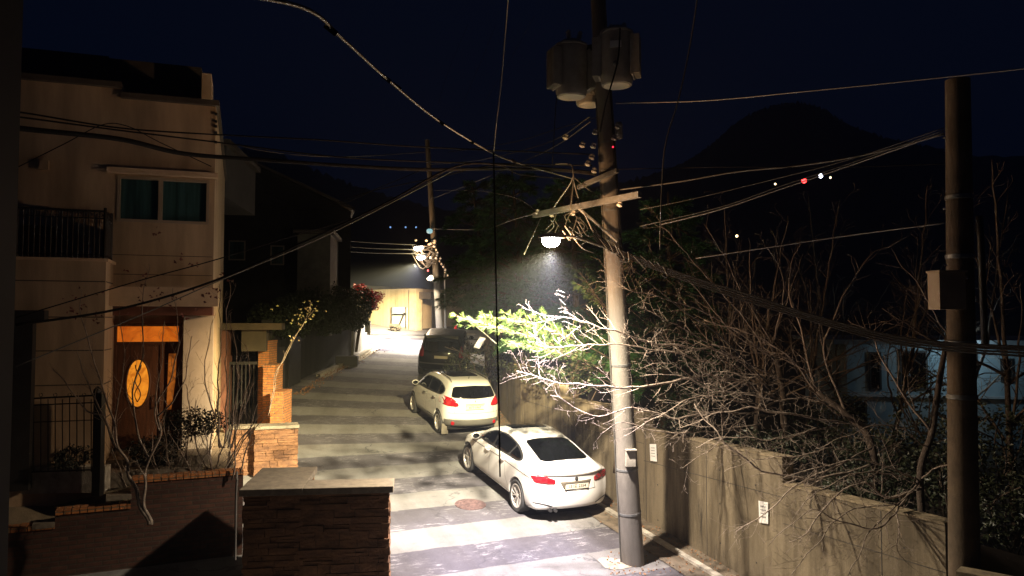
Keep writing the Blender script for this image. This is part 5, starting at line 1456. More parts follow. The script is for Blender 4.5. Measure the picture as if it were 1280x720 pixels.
# bundle to the right
for k in range(4):
    o = (k-1.5)*3.0
    wire([(742, 290+o*1.5, 13.3), (765, 311+o*.7, 12.9), (850, 345+o*.8, 11.8), (930, 371+o, 10.8), (1010, 396+o*.8, 9.8), (1100, 421+o, 8.6), (1180, 433+o, 7.6), (1310, 441+o*1.3, 6.2)], .012 if k else .016,
         ('topmost', 'second', 'third', 'lowest')[k]+' strand of the heavy black cable bundle running from the lamp to the right edge', group='heavy cable bundle on the right')
m = MB()
for k in range(10):
    q = P(745+k*9+rr_.random()*5, 293+k*4.2+rr_.random()*6, 12.9-k*.1); q2 = q+Vector((rr_.uniform(-.15, .3), 0, rr_.uniform(-.25, -.05))); m.tube(spline([q, (q+q2)/2+Vector((.08, 0, -.1)), q2], 4), .008, 4)
m.build('loose_wire_tails', M['cablegrey'], kind='stuff', label='short loose wire tails hanging under the heavy bundle near the leaning pole', cat='wires')
wire([(770, 129, 12.8), (880, 126, 12), (1000, 115, 11), (1120, 103, 10), (1300, 84, 8.6)], .008, 'single pale wire crossing the sky above the mountain', 'cablelight')
wire([(775, 237, 13), (850, 227, 12.6), (920, 215, 12.2), (1000, 207, 11.6), (1080, 194, 10.8), (1180, 168, 9.7)], .013, 'grey-green cable rising from the leaning pole toward the right-hand pole', 'cablegrey')
wire([(825, 281, 12.6), (900, 262, 12), (980, 235, 11.4), (1060, 208, 10.8), (1180, 166, 9.7)], .010, 'upper of two close parallel wires slanting up to the right-hand pole', 'cablelight', group='parallel wires to the right-hand pole')
wire([(800, 283, 12.8), (900, 259, 12), (975, 233, 11.4), (1060, 205, 10.8), (1180, 163, 9.7)], .008, 'lower of two close parallel wires slanting up to the right-hand pole', 'cablegrey', group='parallel wires to the right-hand pole')
wire([(800, 262, 12.8), (860, 250, 12.4), (960, 226, 11.8), (1060, 200, 10.8), (1180, 160, 9.7)], .006, 'faint wire just above the parallel pair right of the leaning pole', 'cablegrey')
wire([(870, 323, 12), (950, 311, 11.4), (1050, 296, 10.8), (1180, 279, 9.7)], .009, 'pale wire over the bare trees to the right-hand pole at half height', 'cablelight')
wire([(755, 212, 13), (900, 209, 12), (1050, 209, 11), (1180, 205, 9.7)], .006, 'faint level wire behind the bare trees to the right-hand pole')
wire([(752, 145, 13.2), (700, 160, 14), (640, 178, 15), (560, 190, 17)], .006, 'faint wire from below the transformers to the left')
wire([(770, 318, 12.9), (850, 385, 12.4), (900, 420, 12), (960, 480, 11.6)], .009, 'thin black wire dropping from the leaning pole through the bare twigs')

# ------------------------------------------------------------------ papers, lights, signs
def paper(pts, label, printed=True, name='paper_tag', cat='paper tag'):
    r = empty(name, pts[0], label, cat)
    m = MB(); n = (pts[1]-pts[0]).cross(pts[3]-pts[0]).normalized(); m.prism(pts, n*.006); m.build('sheet', M['paper'] if printed else mat('dull_plastic', (.13, .12, .115), .6), r, autofix=True)
    if printed:
        m = MB(); a, b, c, d = pts; 
        if n.y > 0: n = -n
        for k in range(4):
            t = .22+.16*k; p0 = a+(d-a)*t+(b-a)*.2; p1 = b+(c-b)*t-(b-a)*.2; 
            m.tube([p0+n*.009, p1+n*.009], .004, 4)
        m.build('print', M['print'], r)
def wallpt(px, py):
    best = None
    for k in range(0, 4000):
        Y = 9+k*.004; q = P(px, py, Y)
        if q.x <= lerp_path(RWALL, Y)-0 and best is None: pass
        if q.x >= lerp_path(RWALL, Y)-.03: best = q
        if q.x < lerp_path(RWALL, Y)-.03 and best is not None: pass
    # first depth at which the ray meets the wall plane
    for k in range(0, 4000):
        Y = 9+k*.004; q = P(px, py, Y)
        if abs(q.x-(lerp_path(RWALL, Y)-.03)) < .006: return q
    return P(px, py, 14)
paper([wallpt(812, 555), wallpt(820, 555), wallpt(821, 577), wallpt(813, 576)], 'small white notice stuck on the retaining wall just right of the leaning pole')
paper([wallpt(948, 626), wallpt(960, 628), wallpt(960, 655), wallpt(949, 653)], 'larger white notice stuck in the middle of the retaining wall')
a, b, c, d = P(600, 421, 15.5), P(607, 423, 15.4), P(599, 436, 15.6), P(592, 434, 15.6)
paper([a, b, c, d], 'curled white plastic scrap caught on a wire in front of the pine', False, 'plastic_scrap', 'plastic scrap')
wire([(580, 398, 15.6), (600, 412, 15.5), (622, 431, 15.4)], .007, 'short pale stick-like wire holding the white scrap before the pine', 'cablegrey')
def dot(px, py, Y, r, m, name, label, cat='light'):
    mb = MB(); mb.lathe([(r*.3, -r), (r*.9, -r*.5), (r, 0), (r*.9, r*.5), (r*.3, r)], P(px, py, Y), sides=12)
    mb.build(name, M[m], smooth='all', label=label, cat=cat)
dot(1005, 226, 90, .28, 'e_red', 'distant_lamp', 'red light on the far hillside at the right')
dot(1026, 220, 90, .24, 'e_white', 'distant_lamp', 'white light beside the red one on the far hillside')
dot(1038, 222, 90, .12, 'e_warm', 'distant_lamp', 'tiny warm light right of the white hillside light')
dot(969, 230, 90, .12, 'e_warm', 'distant_lamp', 'tiny warm light left of the red hillside light')
dot(921, 295, 60, .10, 'e_warm', 'distant_lamp', 'single warm light low behind the bare twigs')
for px, l in ((488, 'leftmost'), (507, 'middle'), (520, 'rightmost')):
    dot(px, 284, 60, .065, 'e_blue', 'blue_lamp', l+' of three tiny blue lights above the distant lamp cluster')
dot(419, 353, 34.2, .095, 'e_purple', 'violet_lamp', 'small violet light above the hedge on the left')
def vee(px, pyt, pyb, w, Y, label):
    Y = 34; m = MB(); m.prism([P(px, pyt, Y), P(px+w*.55, pyb, Y), P(px-w*.45, pyb, Y)], (0, .04, 0)); m.build('pennant_sign', M['signm'], label=label, cat='sign', autofix=True)
vee(404, 318, 331, 6, 30, 'upper pale triangular sign over the hedge')
vee(411, 333, 353, 6, 30, 'lower pale triangular sign over the hedge, next to the violet light')
for px, y0, y1, l in ((397, 290, 315, 'short thin post left of the triangular signs'), (417, 286, 350, 'tall thin post above the violet light'), (363, 292, 330, 'thin post on the dark house roof line'), (369, 300, 345, 'thin leaning post beside the dark house')):
    m = MB(); m.tube([P(px+.5, 395, 34.2), P(px, y0, 34.2)], .035, 6); m.build('metal_post', M['cablegrey'], label=l, cat='post')
# ------------------------------------------------------------------ bare trees
def perp(d, r):
    a = d.orthogonal().normalized(); b = d.cross(a); t = r.uniform(0, 2*math.pi); return a*math.cos(t)+b*math.sin(t)
def twig(mb, p, d, L, r0, r, depth, up=.10, wob=.22, ang=(.5, 1.0), dens=1., minr=.0022, kill=None):
    n = max(3, int(L/.07)) if L < .8 else max(5, int(L/.13)); n = min(n, 14)
    pts = [p]; rad = [r0]; q = p.copy(); dd = d.normalized(); step = L/n
    for i in range(n):
        dd = (dd+perp(dd, r)*wob*r.uniform(.3, 1)+Vector((0, 0, up*.35))).normalized()
        q = q+dd*step; pts.append(q.copy()); rad.append(max(minr, r0*(1-.78*(i+1)/n)))
        if depth > 0 and i >= 1:
            k = dens*(.75 if depth > 1 else .9)
            while r.random() < k:
                k -= 1
                cd = (dd*math.cos(1)+perp(dd, r)*math.sin(r.uniform(*ang))).normalized()
                cl = L*r.uniform(.28, .55)*(1-.4*i/n)
                if cl > .05: twig(mb, q, cd, cl, max(minr, rad[-1]*r.uniform(.45, .7)), r, depth-1, up, wob, ang, dens, minr)
    mb.tube(pts, rad, 5 if r0 > .012 else (4 if r0 > .006 else 3), cap=False)
def limb(mb, pts, r0, r1, r, side=.9, depth=2, dens=1., up=.1, every=.16, clen=(.35, .8), minr=.0022, start=.25):
    s = spline(pts, 6); n = len(s)
    for i in range(1, n-1): s[i] = s[i]+Vector((noise.noise(s[i]*3), noise.noise(s[i]*3+Vector((5, 5, 5))), noise.noise(s[i]*3+Vector((9, 1, 4)))))*.05*min(1, (s[-1]-s[0]).length)
    rad = [r0+(r1-r0)*k/(n-1) for k in range(n)]
    mb.tube(s, rad, 8 if r0 > .03 else 5)
    tot = 0; nxt = 0; LL = sum((s[k+1]-s[k]).length for k in range(n-1))
    for k in range(n-1):
        tot += (s[k+1]-s[k]).length
        if tot/LL < start: continue
        while tot > nxt:
            nxt = max(nxt, tot-.01)+every*r.uniform(.5, 1.4)
            d = (s[k+1]-s[k]).normalized(); a = r.uniform(.5, 1.15)
            cd = d*math.cos(a)+perp(d, r)*math.sin(a)+Vector((0, 0, up))
            twig(mb, s[k], cd, r.uniform(*clen)*(1-.35*tot/LL), rad[k]*.45 if rad[k] < .03 else rad[k]*.3, r, depth, up, dens=dens, minr=minr)
def tree(name, label, trunk, limbs, seed, bark='bark', twigm='twig', tr=(.09, .05), group=None, minr=.0022, **kw):
    r = random.Random(seed); root = empty(name, trunk[0], label, 'tree', group)
    m = MB(); s = spline(trunk, 6); m.tube(s, [tr[0]+(tr[1]-tr[0])*k/(len(s)-1) for k in range(len(s))], 12); m.build('trunk', M[bark], root, smooth='all')
    m = MB()
    for L in limbs:
        pts, r0, r1 = L[0], L[1], L[2]; k2 = dict(kw); k2.update(L[3] if len(L) > 3 else {})
        k2.setdefault('minr', minr); limb(m, pts, r0*.8, r1, r, **k2)
    m.build('branches', M[twigm], root, smooth='all')
    return root
# bright cherry leaning over the retaining wall, its sprays crossing the pole
T0 = P(985, 560, 15.0); T0.z = -3.5
T1 = P(975, 470, 14.8)
B0 = P(1100, 600, 12.6); B0.z = -3.8
SP = dict(every=.055, clen=(.28, .78), depth=2, dens=1.05, minr=.0016, up=.16)
tree('cherry_tree', 'bare cherry tree with brightly lit pale twigs reaching in front of the leaning pole', [T0, P(980, 520, 14.9), T1, P(965, 430, 14.6)], [
    (PP((975, 500, 14.8), (900, 470, 13.8), (830, 480, 13.0), (770, 485, 12.5), (700, 478, 12.4), (668, 470, 12.4), (645, 464, 12.4)), .034, .006, dict(SP)),
    (PP((970, 470, 14.7), (900, 440, 13.8), (820, 430, 13.0), (760, 412, 12.4), (720, 400, 12.3), (676, 392, 12.2)), .032, .006, dict(SP)),
    (PP((900, 455, 13.8), (830, 440, 13.2), (770, 430, 12.8), (730, 432, 12.6), (690, 434, 12.5), (670, 430, 12.5)), .022, .005, dict(SP)),
    (PP((960, 520, 14.7), (900, 515, 13.9), (840, 522, 13.3), (790, 510, 12.8), (740, 520, 12.6), (700, 497, 12.5), (688, 494, 12.5)), .028, .005, dict(SP)),
    (PP((950, 530, 14.6), (880, 540, 13.7), (820, 540, 13.2), (780, 528, 12.8), (750, 543, 12.7)), .022, .004, dict(SP)),
    (PP((968, 450, 14.6), (900, 400, 13.8), (840, 375, 13.2), (790, 362, 12.8), (765, 352, 12.7)), .024, .005, dict(SP)),
    (PP((968, 450, 14.6), (915, 380, 14.0), (870, 330, 13.6), (838, 292, 13.4), (818, 278, 13.3)), .022, .004, dict(SP, dens=.7)),
    (PP((965, 430, 14.6), (930, 370, 14.2), (905, 320, 14), (880, 280, 13.8)), .022, .005, dict(SP, dens=.7)),
    (PP((975, 500, 14.8), (930, 520, 13.9), (890, 560, 13.2), (850, 585, 12.9)), .020, .004, dict(SP)),
    (PP((975, 480, 14.8), (920, 480, 14.2), (870, 500, 13.6), (820, 500, 13.4)), .020, .004, dict(SP)),
    (PP((940, 500, 14.6), (880, 480, 13.6), (840, 455, 13.2), (800, 460, 12.9)), .018, .004, dict(SP)),
    (PP((965, 430, 14.6), (980, 360, 14.2), (960, 310, 14.2)), .022, .005, dict(SP)),
    (PP((970, 500, 14.8), (930, 455, 13.4), (880, 425, 12.9), (835, 400, 12.6), (800, 385, 12.5)), .020, .004, dict(SP)),
    (PP((970, 510, 14.8), (920, 500, 13.2), (870, 495, 12.8), (825, 520, 12.5), (780, 545, 12.4)), .020, .004, dict(SP)),
    (PP((975, 500, 14.8), (950, 470, 13.8), (900, 490, 13.0), (850, 470, 12.7), (800, 470, 12.5)), .018, .004, dict(SP)),
    (PP((965, 440, 14.6), (920, 420, 13.8), (860, 350, 13.2), (820, 330, 13.0), (790, 325, 12.9)), .018, .004, dict(SP)),
    ], 11, tr=(.085, .05))
SP2 = dict(every=.055, clen=(.3, .75), depth=2, dens=1.05, minr=.0016, up=.16)
tree('cherry_tree', 'bare cherry tree drooping lit twigs over the middle of the retaining wall', [B0, P(1090, 560, 12.8), P(1060, 520, 13), P(1020, 490, 13.2)], [
    (PP((1090, 580, 12.7), (1020, 600, 12.2), (960, 590, 12.0), (920, 565, 12.0), (890, 535, 12.1), (868, 505, 12.4)), .03, .006, dict(SP2)),
    (PP((1060, 530, 13), (1000, 520, 12.6), (940, 510, 12.4), (890, 520, 12.3), (850, 535, 12.3)), .026, .005, dict(SP2)),
    (PP((1090, 560, 12.7), (1040, 585, 12), (990, 610, 11.6), (960, 640, 11.5), (935, 655, 11.5), (920, 668, 11.5)), .020, .004, dict(SP2)),
    (PP((1020, 490, 13.2), (980, 440, 13), (930, 415, 12.9), (880, 400, 12.9)), .024, .005, dict(SP2)),
    (PP((1020, 490, 13.2), (1000, 410, 13.2), (985, 350, 13.2), (1000, 300, 13.2)), .03, .006, dict(SP2, dens=.7)),
    (PP((1060, 520, 13), (1030, 440, 13.2), (1060, 360, 13.2), (1090, 320, 13.2), (1130, 300, 13.3)), .03, .006, dict(SP2, dens=.7)),
    (PP((1050, 520, 13), (1000, 480, 12.5), (950, 470, 12.3), (900, 465, 12.3)), .02, .004, dict(SP2)),
    (PP((1050, 530, 13), (1010, 540, 12.4), (960, 550, 12.0), (910, 545, 11.9), (870, 560, 11.9)), .02, .004, dict(SP2)),
    (PP((1050, 520, 13), (1020, 500, 12.5), (970, 500, 12.2), (920, 490, 12.1), (880, 480, 12.1)), .02, .004, dict(SP2)),
    (PP((1080, 570, 12.7), (1040, 560, 12.2), (1000, 570, 11.9), (950, 575, 11.8), (905, 590, 11.8)), .018, .004, dict(SP2)),
    (PP((1030, 495, 13.2), (990, 450, 12.8), (940, 440, 12.6), (890, 430, 12.6)), .018, .004, dict(SP2)),
    ], 23, tr=(.07, .045), twigm='twig')
C0 = P(1160, 640, 11.2); C0.z = -3.9
tree('cherry_tree', 'bare tree with a long low crooked branch in front of the far right wall end', [C0, P(1150, 600, 11.2), P(1165, 540, 11.3), P(1175, 470, 11.4), P(1185, 420, 11.5)], [
    (PP((1155, 610, 11.2), (1110, 622, 10.8), (1080, 604, 10.6), (1045, 622, 10.4), (1010, 660, 10.3), (985, 678, 10.3)), .024, .005, dict(SP2)),
    (PP((1150, 600, 11.2), (1120, 640, 10.6), (1090, 662, 10.2), (1050, 650, 10.1), (1010, 640, 10.1), (960, 682, 10.1)), .020, .004, dict(SP2)),
    (PP((1150, 600, 11.2), (1190, 580, 10.4), (1215, 640, 9.6), (1240, 632, 9.4), (1262, 602, 9.2)), .014, .004, dict(SP2, dens=.5, every=.2)),
    (PP((1120, 640, 10.6), (1125, 665, 10.2), (1122, 690, 10.1), (1135, 706, 10.1)), .012, .004, dict(SP2, dens=.6)),
    (PP((1165, 540, 11.3), (1120, 480, 11.4), (1090, 420, 11.5), (1060, 400, 11.6)), .026, .005, dict(SP2, dens=.7)),
    (PP((1185, 420, 11.5), (1150, 360, 11.6), (1120, 320, 11.7)), .022, .005, dict(SP2, dens=.7)),
    (PP((1150, 600, 11.2), (1080, 575, 11.0), (1020, 585, 10.8), (975, 600, 10.8)), .018, .004, dict(SP2)),
    (PP((1150, 610, 11.1), (1100, 650, 10.3), (1075, 690, 10.0), (1060, 722, 9.9)), .013, .004, dict(SP2, up=0)),
    (PP((1150, 605, 11.2), (1095, 590, 10.6), (1050, 600, 10.3), (1015, 622, 10.2), (990, 650, 10.2)), .014, .004, dict(SP2, up=.02)),
    (PP((1120, 630, 10.8), (1060, 640, 10.2), (1010, 690, 10.0), (985, 722, 9.95)), .012, .004, dict(SP2, up=0)),
    (PP((1160, 560, 11.3), (1110, 530, 11.0), (1060, 545, 10.8), (1020, 560, 10.8)), .014, .004, dict(SP2)),
    ], 37, tr=(.055, .035))
# background bare trees
BG = [(1000, 560, 17.5, 1050, 250, 51, 'slender bare tree behind the lit cherry, left of the pale building'), (1100, 560, 16.5, 1160, 230, 52, 'bare tree with forked trunk standing before the pale building'), (1270, 620, 12.5, 1240, 200, 53, 'bare tree at the right edge beyond the right-hand pole'),
      (900, 520, 18.5, 905, 250, 54, 'thin upright bare tree right of the pine'), (1070, 540, 20.5, 1010, 240, 55, 'tall bare tree farthest back before the mountain'), (1180, 560, 18, 1260, 240, 56, 'dark spreading bare tree behind the right-hand pole'), (940, 540, 16, 985, 270, 57, 'leaning bare tree in the middle of the thicket')]
for (px, pb, Y, tx, ty, sd, lab) in BG:
    r_ = random.Random(sd); b = P(px, pb, Y); b.z = -3.6 ; t = P(tx, ty, Y); mid = P((px+tx)/2+r_.uniform(-12, 12), (pb+ty)/2+40, Y)
    lim = []
    for k in range(8):
        a = b+(mid-b)*r_.uniform(.5, 1); ang = r_.uniform(-1.3, 1.3); L = r_.uniform(1.6, 3.0)
        e = a+Vector((math.sin(ang)*L, r_.uniform(-.8, .8), math.cos(ang)*L*.9+.3)); c = (a+e)/2+Vector((r_.uniform(-.2, .2), 0, r_.uniform(-.1, .3)))
        lim.append(([a, c, e], .035, .008))
    lim.append(([mid, (mid+t)/2, t], .045, .01))
    tree('bare_tree', lab, [b, (b+mid)/2+Vector((r_.uniform(-.1, .1), 0, 0)), mid], lim, sd, twigm='twigdark', tr=(.06, .035), every=.2, clen=(.5, 1.1), depth=2, dens=.75, minr=.004, group='bare trees of the thicket')

# ------------------------------------------------------------------ pines
def tuft(mb, p, d, L, r, n=16, w=.0035, spread=.75):
    for k in range(n):
        q = (d*1.0+perp(d, r)*r.uniform(.15, spread)+Vector((0, 0, .08))).normalized(); l = L*r.uniform(.7, 1.1)
        s = q.cross(Vector((r.uniform(-1, 1), r.uniform(-1, 1), r.uniform(-1, 1)))).normalized()*w
        a = p+q*l*.05; t = p+q*l+Vector((0, 0, -.12*l))
        mb.add([a-s, a+s, t+s*.5, t-s*.5], [(0, 1, 2, 3)])
def pine_branch(wood, need, a, b, r, tl=.16, every=.12, r0=.03, sub=True, n=16, w=.0035, droop=.1):
    L = (b-a).length; m = (a+b)/2+Vector((0, 0, droop*L)); s = spline([a, m, b], max(4, int(L/.25)))
    wood.tube(s, [r0*(1-.8*k/(len(s)-1)) for k in range(len(s))], 5)
    for k in range(1, len(s)):
        d = (s[k]-s[k-1]).normalized(); f = k/len(s)
        if f > .25 and sub:
            for sd in (-1, 1):
                if r.random() < .9:
                    side = d.cross(Vector((0, 0, 1))).normalized()*sd; cd = (d*.8+side*r.uniform(.5, 1)+Vector((0, 0, r.uniform(-.1, .3)))).normalized()
                    l = L*r.uniform(.14, .32)*(1.15-f*.6); e = s[k]+cd*l
                    wood.tube([s[k], e], [r0*.25, .004], 4)
                    nt = max(2, int(l/every))
                    for j in range(nt):
                        q = s[k]+(e-s[k])*((j+1)/nt); tuft(need, q, (cd+perp(cd, r)*(.7 if j < nt-1 else .1)).normalized(), tl, r, n, w)
        elif f > .25:
            tuft(need, s[k], (d+perp(d, r)*.7).normalized(), tl, r, n, w)
    tuft(need, s[-1], (s[-1]-s[-2]).normalized(), tl, r, n, w)
def pine(label, base, top, seed, layers, rad, nbr=8, n=14, w=.0075, tl=.24, needm='needle', y0=.2):
    r = random.Random(seed); root = empty('pine_tree', base, label, 'tree', 'dark pines beside the street')
    m = MB(); s = spline([base, (base+top)/2+Vector((.15, 0, 0)), top], 6); m.tube(s, [.17*(1-.85*k/(len(s)-1)) for k in range(len(s))], 12); m.build('trunk', M['pinebark'], root, smooth='all')
    wd = MB(); nd = MB()
    for i in range(layers):
        f = y0+(1-y0)*i/layers; p = base+(top-base)*f; rr = rad*(1-f)**.6*r.uniform(.8, 1.15)+.2
        for k in range(nbr):
            a = 2*math.pi*(k+r.random()*.8)/nbr; e = p+Vector((math.cos(a)*rr, math.sin(a)*rr, r.uniform(-.35, .35)))
            pine_branch(wd, nd, p, e, r, tl, .17, .03, True, n, w)
    wd.build('limbs', M['pinebark'], root, smooth='all'); nd.build('needles', M[needm], root)
    return root
def base_at(px, Y, dz=0):
    q = P(px, 400, Y); q.z = -3.0; return q
pine('large dark pine directly behind the crossover, left part of the pine stand', base_at(652, 25.5), P(640, 215, 25.5), 5, 12, 2.2, y0=.38)
pine('pine behind the street lamp, middle of the stand', base_at(715, 21.5), P(712, 225, 21.5), 6, 12, 1.9, y0=.3)
pine('pine right of the leaning pole behind the lit cherry twigs', base_at(822, 20.0), P(835, 240, 20.0), 8, 11, 1.9)
pine('farthest pine above the black minivan, at the left end of the stand', base_at(612, 30), P(590, 225, 30), 9, 11, 2.0, nbr=6, w=.008, y0=.42)
# the lit branch reaching toward the lamp
def lit_pine():
    r = random.Random(77); b = P(770, 560, 16.4); b.z = -3.2; root = empty('young_pine', b, 'young pine behind the leaning pole holding out one bright yellow-green branch', 'tree')
    m = MB(); t = P(775, 320, 16.4); m.tube(spline([b, (b+t)/2+Vector((.1, 0, 0)), t], 5), [.07*(1-.08*k) for k in range(11)], 10); m.build('trunk', M['pinebark'], root, smooth='all')
    wd = MB(); nd = MB()
    for pts in (((765, 470, 16), (606, 405, 13.6)), ((765, 450, 16), (640, 398, 14.0)), ((760, 470, 16), (655, 432, 13.8)), ((765, 470, 16.2), (690, 445, 14.6)), ((768, 410, 16.2), (725, 340, 15.6)), ((768, 400, 16.2), (735, 360, 15)), ((770, 450, 16.2), (835, 400, 15.6)), ((770, 380, 16.2), (830, 340, 15.6)), ((768, 480, 16.2), (700, 465, 15.2))):
        pine_branch(wd, nd, P(*pts[0]), P(*pts[1]), r, .12, .12, .022, True, 26, .0026, .04)
    wd.build('limbs', M['pinebark'], root, smooth='all'); nd.build('needles', M['needleyoung'], root)
lit_pine()

# ------------------------------------------------------------------ leafy masses
def leaf(mb, p, r, s, curl=.3):
    d = Vector((r.uniform(-1, 1), r.uniform(-1, 1), r.uniform(-1, .6))).normalized(); a = perp(d, r); b = d.cross(a)
    mb.add([p, p+d*s*.5+a*s*.3+b*s*curl*.3, p+d*s, p+d*s*.5-a*s*.3+b*s*curl*.3], [(0, 1, 2), (0, 2, 3)])
def clump(mb, c, rx, ry, rz, n, r, s):
    for k in range(n):
        u = Vector((r.gauss(0, 1), r.gauss(0, 1), r.gauss(0, 1))).normalized()*(r.random()**.25)
        q = Vector((c.x+u.x*rx, c.y+u.y*ry, c.z+u.z*rz)); q += Vector((noise.noise(q*1.6), noise.noise(q*1.6+Vector((3, 3, 3))), noise.noise(q*1.6+Vector((7, 1, 2)))))*min(rx, rz)*.45
        leaf(mb, q, r, s*r.uniform(.7, 1.2))
def hedge():
    r = random.Random(4); root = empty('hedge', Vector((-8.2, 25, -1)), 'dark overgrown hedge spilling over the dark boundary wall on the left', 'hedge')
    m = MB()
    for (px, py, Y, rx, rz) in ((430, 384, 33.7, 1.1, .8), (395, 388, 30.4, 1.1, .75), (365, 394, 27.6, 1.0, .7), (452, 378, 35.9, .8, .65), (412, 378, 32, 1.1, .75), (345, 400, 25.4, .9, .6), (380, 384, 29, .9, .6), (440, 398, 34.8, .7, .5), (418, 400, 32.6, .9, .5), (400, 404, 30.9, .9, .5)):
        clump(m, P(px, py, Y), rx, .9, rz, 2600, r, .12)
    m.build('foliage', M['hedge'], root)
    m = MB()
    m.tube(spline([P(445, 440, 35), P(450, 410, 35.2), P(461, 385, 35.6)], 4), .07, 7)
    m.build('stem', M['bark'], root)
    root2 = empty('red_maple', P(458, 395, 35.8), 'small shrub with crimson leaves lit at the corner above the grey wall', 'shrub'); m = MB()
    for (px, py, rx, rz, n) in ((466, 372, .42, .28, 520), (456, 366, .38, .22, 360), (450, 358, .25, .14, 160), (474, 368, .22, .16, 160), (470, 384, .15, .15, 80)): clump(m, P(px, py, 35.8), rx*1.15, .45, rz*1.15, n, r, .095)
    m.build('leaves', M['redleaf'], root2)
    m = MB(); m.tube(spline(PP((462, 398, 35.9), (464, 385, 35.8), (460, 366, 35.8)), 4), .03, 6); m.build('stem', M['bark'], root2)
hedge()
def shrubs_right():
    r = random.Random(9)
    for (px, py, Y, rx, rz, n, lab) in ((1120, 575, 13.6, 1.0, .5, 1500, 'dark evergreen shrub behind the wall below the pale building'), (1030, 560, 15, .9, .45, 1200, 'dark evergreen shrub left of the pale building base'), (1240, 560, 11.8, .8, .6, 1400, 'dark evergreen shrub right of the right-hand pole'), (1270, 640, 10.8, .7, .5, 1200, 'low dark ivy mass in the bottom right corner'), (1150, 500, 14.5, .6, .6, 500, 'loose leafy climber between the bare trunks'), (880, 520, 17, 1.2, .5, 1200, 'dark low shrub behind the wall near the leaning pole'), (720, 470, 19.8, 1.4, .4, 1500, 'dark low shrub along the wall behind the white sedan'),
        (1085, 610, 12.6, .8, .35, 1300, 'dark ivy mass hanging just behind the wall top, left of the crooked tree'), (960, 560, 14.2, .9, .3, 1100, 'low dark ivy right behind the highest step of the wall'), (1180, 600, 12.2, .6, .5, 900, 'dark shrub between the crooked tree and the right-hand pole'), (600, 455, 25, 1.2, .7, 1500, 'dark shrub beneath the pines beside the black minivan'), (660, 440, 22.5, 1.2, .8, 1500, 'dark shrub beneath the middle pine'), (1150, 560, 15.5, 1.4, .6, 1500, 'broad dark shrub at the foot of the pale building'), (1040, 520, 17, 1.0, .5, 1000, 'dark shrub under the slender bare tree left of the pale building')):
        c = P(px, py, Y); root = empty('evergreen_shrub', (c.x, c.y, c.z-rz), lab, 'shrub', 'evergreen shrubs behind the wall'); m = MB()
        clump(m, c, rx, .6, rz, n, r, .075); m.build('leaves', M['ivy'], root)
        m = MB()
        for k in range(7): m.tube(spline([c+Vector((r.uniform(-.3, .3)*rx, 0, -rz-.3)), c+Vector((r.uniform(-.6, .6)*rx, r.uniform(-.3, .3), 0)), c+Vector((r.uniform(-1, 1)*rx, r.uniform(-.3, .3), rz*.8))], 4), .012, 4)
        m.build('stems', M['bark'], root)
shrubs_right()

# ------------------------------------------------------------------ left: thin garden trees
def stems(name, label, sets, seed, m1='twig', leaves=None, lm='dryleaf', cat='tree', **kw):
    r = random.Random(seed); root = empty(name, sets[0][0][0], label, cat); m = MB(); lf = MB()
    for pts, r0, r1 in sets: limb(m, pts, r0, r1, r, **kw)
    m.build('branches', M[m1], root, smooth='all')
    if leaves:
        for (px, py, Y, sp, n) in leaves:
            for k in range(n): leaf(lf, P(px+r.gauss(0, sp), py+r.gauss(0, sp*.7), Y+r.uniform(-.2, .2)), r, r.uniform(.05, .085), 1.2)
        lf.build('leaves', M[lm], root)
    return root
K = dict(every=.13, clen=(.22, .55), depth=1, dens=.55, up=.35, start=.22)
stems('garden_tree', 'thin multi-stemmed bare tree with a few dark red leaves in front of the lit door', [
    (PP((187, 656, 12.0), (176, 628, 12.0), (160, 590, 12.0), (150, 565, 12.0), (128, 520, 12.0), (110, 480, 12.0), (96, 440, 12.0)), .036, .005),
    (PP((189, 656, 12.0), (182, 630, 12.0), (180, 600, 12.0), (186, 575, 12.0), (200, 545, 12.0), (196, 520, 12.0), (200, 470, 12.0), (206, 400, 12.0)), .028, .005),
    (PP((160, 590, 12.0), (150, 555, 11.9), (135, 500, 11.9), (116, 450, 11.9), (104, 400, 11.9), (98, 360, 11.9)), .021, .005),
    (PP((186, 575, 12.0), (172, 540, 12.1), (165, 500, 12.1), (178, 440, 12.1), (178, 380, 12.1), (186, 330, 12.1)), .019, .005),
    (PP((200, 545, 12.0), (192, 515, 12.1), (215, 470, 12.1), (222, 420, 12.1), (216, 360, 12.1)), .016, .005),
    (PP((150, 565, 12.0), (142, 540, 12.0), (150, 490, 12.0), (155, 440, 12.0), (150, 390, 12.0)), .016, .005),
    (PP((196, 520, 12.0), (215, 500, 11.9), (232, 470, 11.9), (240, 420, 11.9)), .014, .005),
    (PP((128, 520, 12.0), (105, 510, 12.0), (85, 480, 12.0), (66, 460, 12.0)), .014, .005)],
    31, leaves=((98, 388, 11.9, 7, 13), (100, 375, 11.9, 12, 6), (190, 367, 12.1, 12, 16), (218, 370, 12.1, 5, 5), (197, 293, 12.1, 5, 4), (222, 320, 12.1, 6, 4), (245, 335, 12.0, 8, 6), (255, 365, 12.0, 8, 6), (235, 392, 12.0, 8, 6), (120, 395, 12.0, 10, 6), (155, 333, 12.0, 4, 2), (180, 345, 12.0, 6, 3), (130, 364, 12.0, 5, 3)), **K)
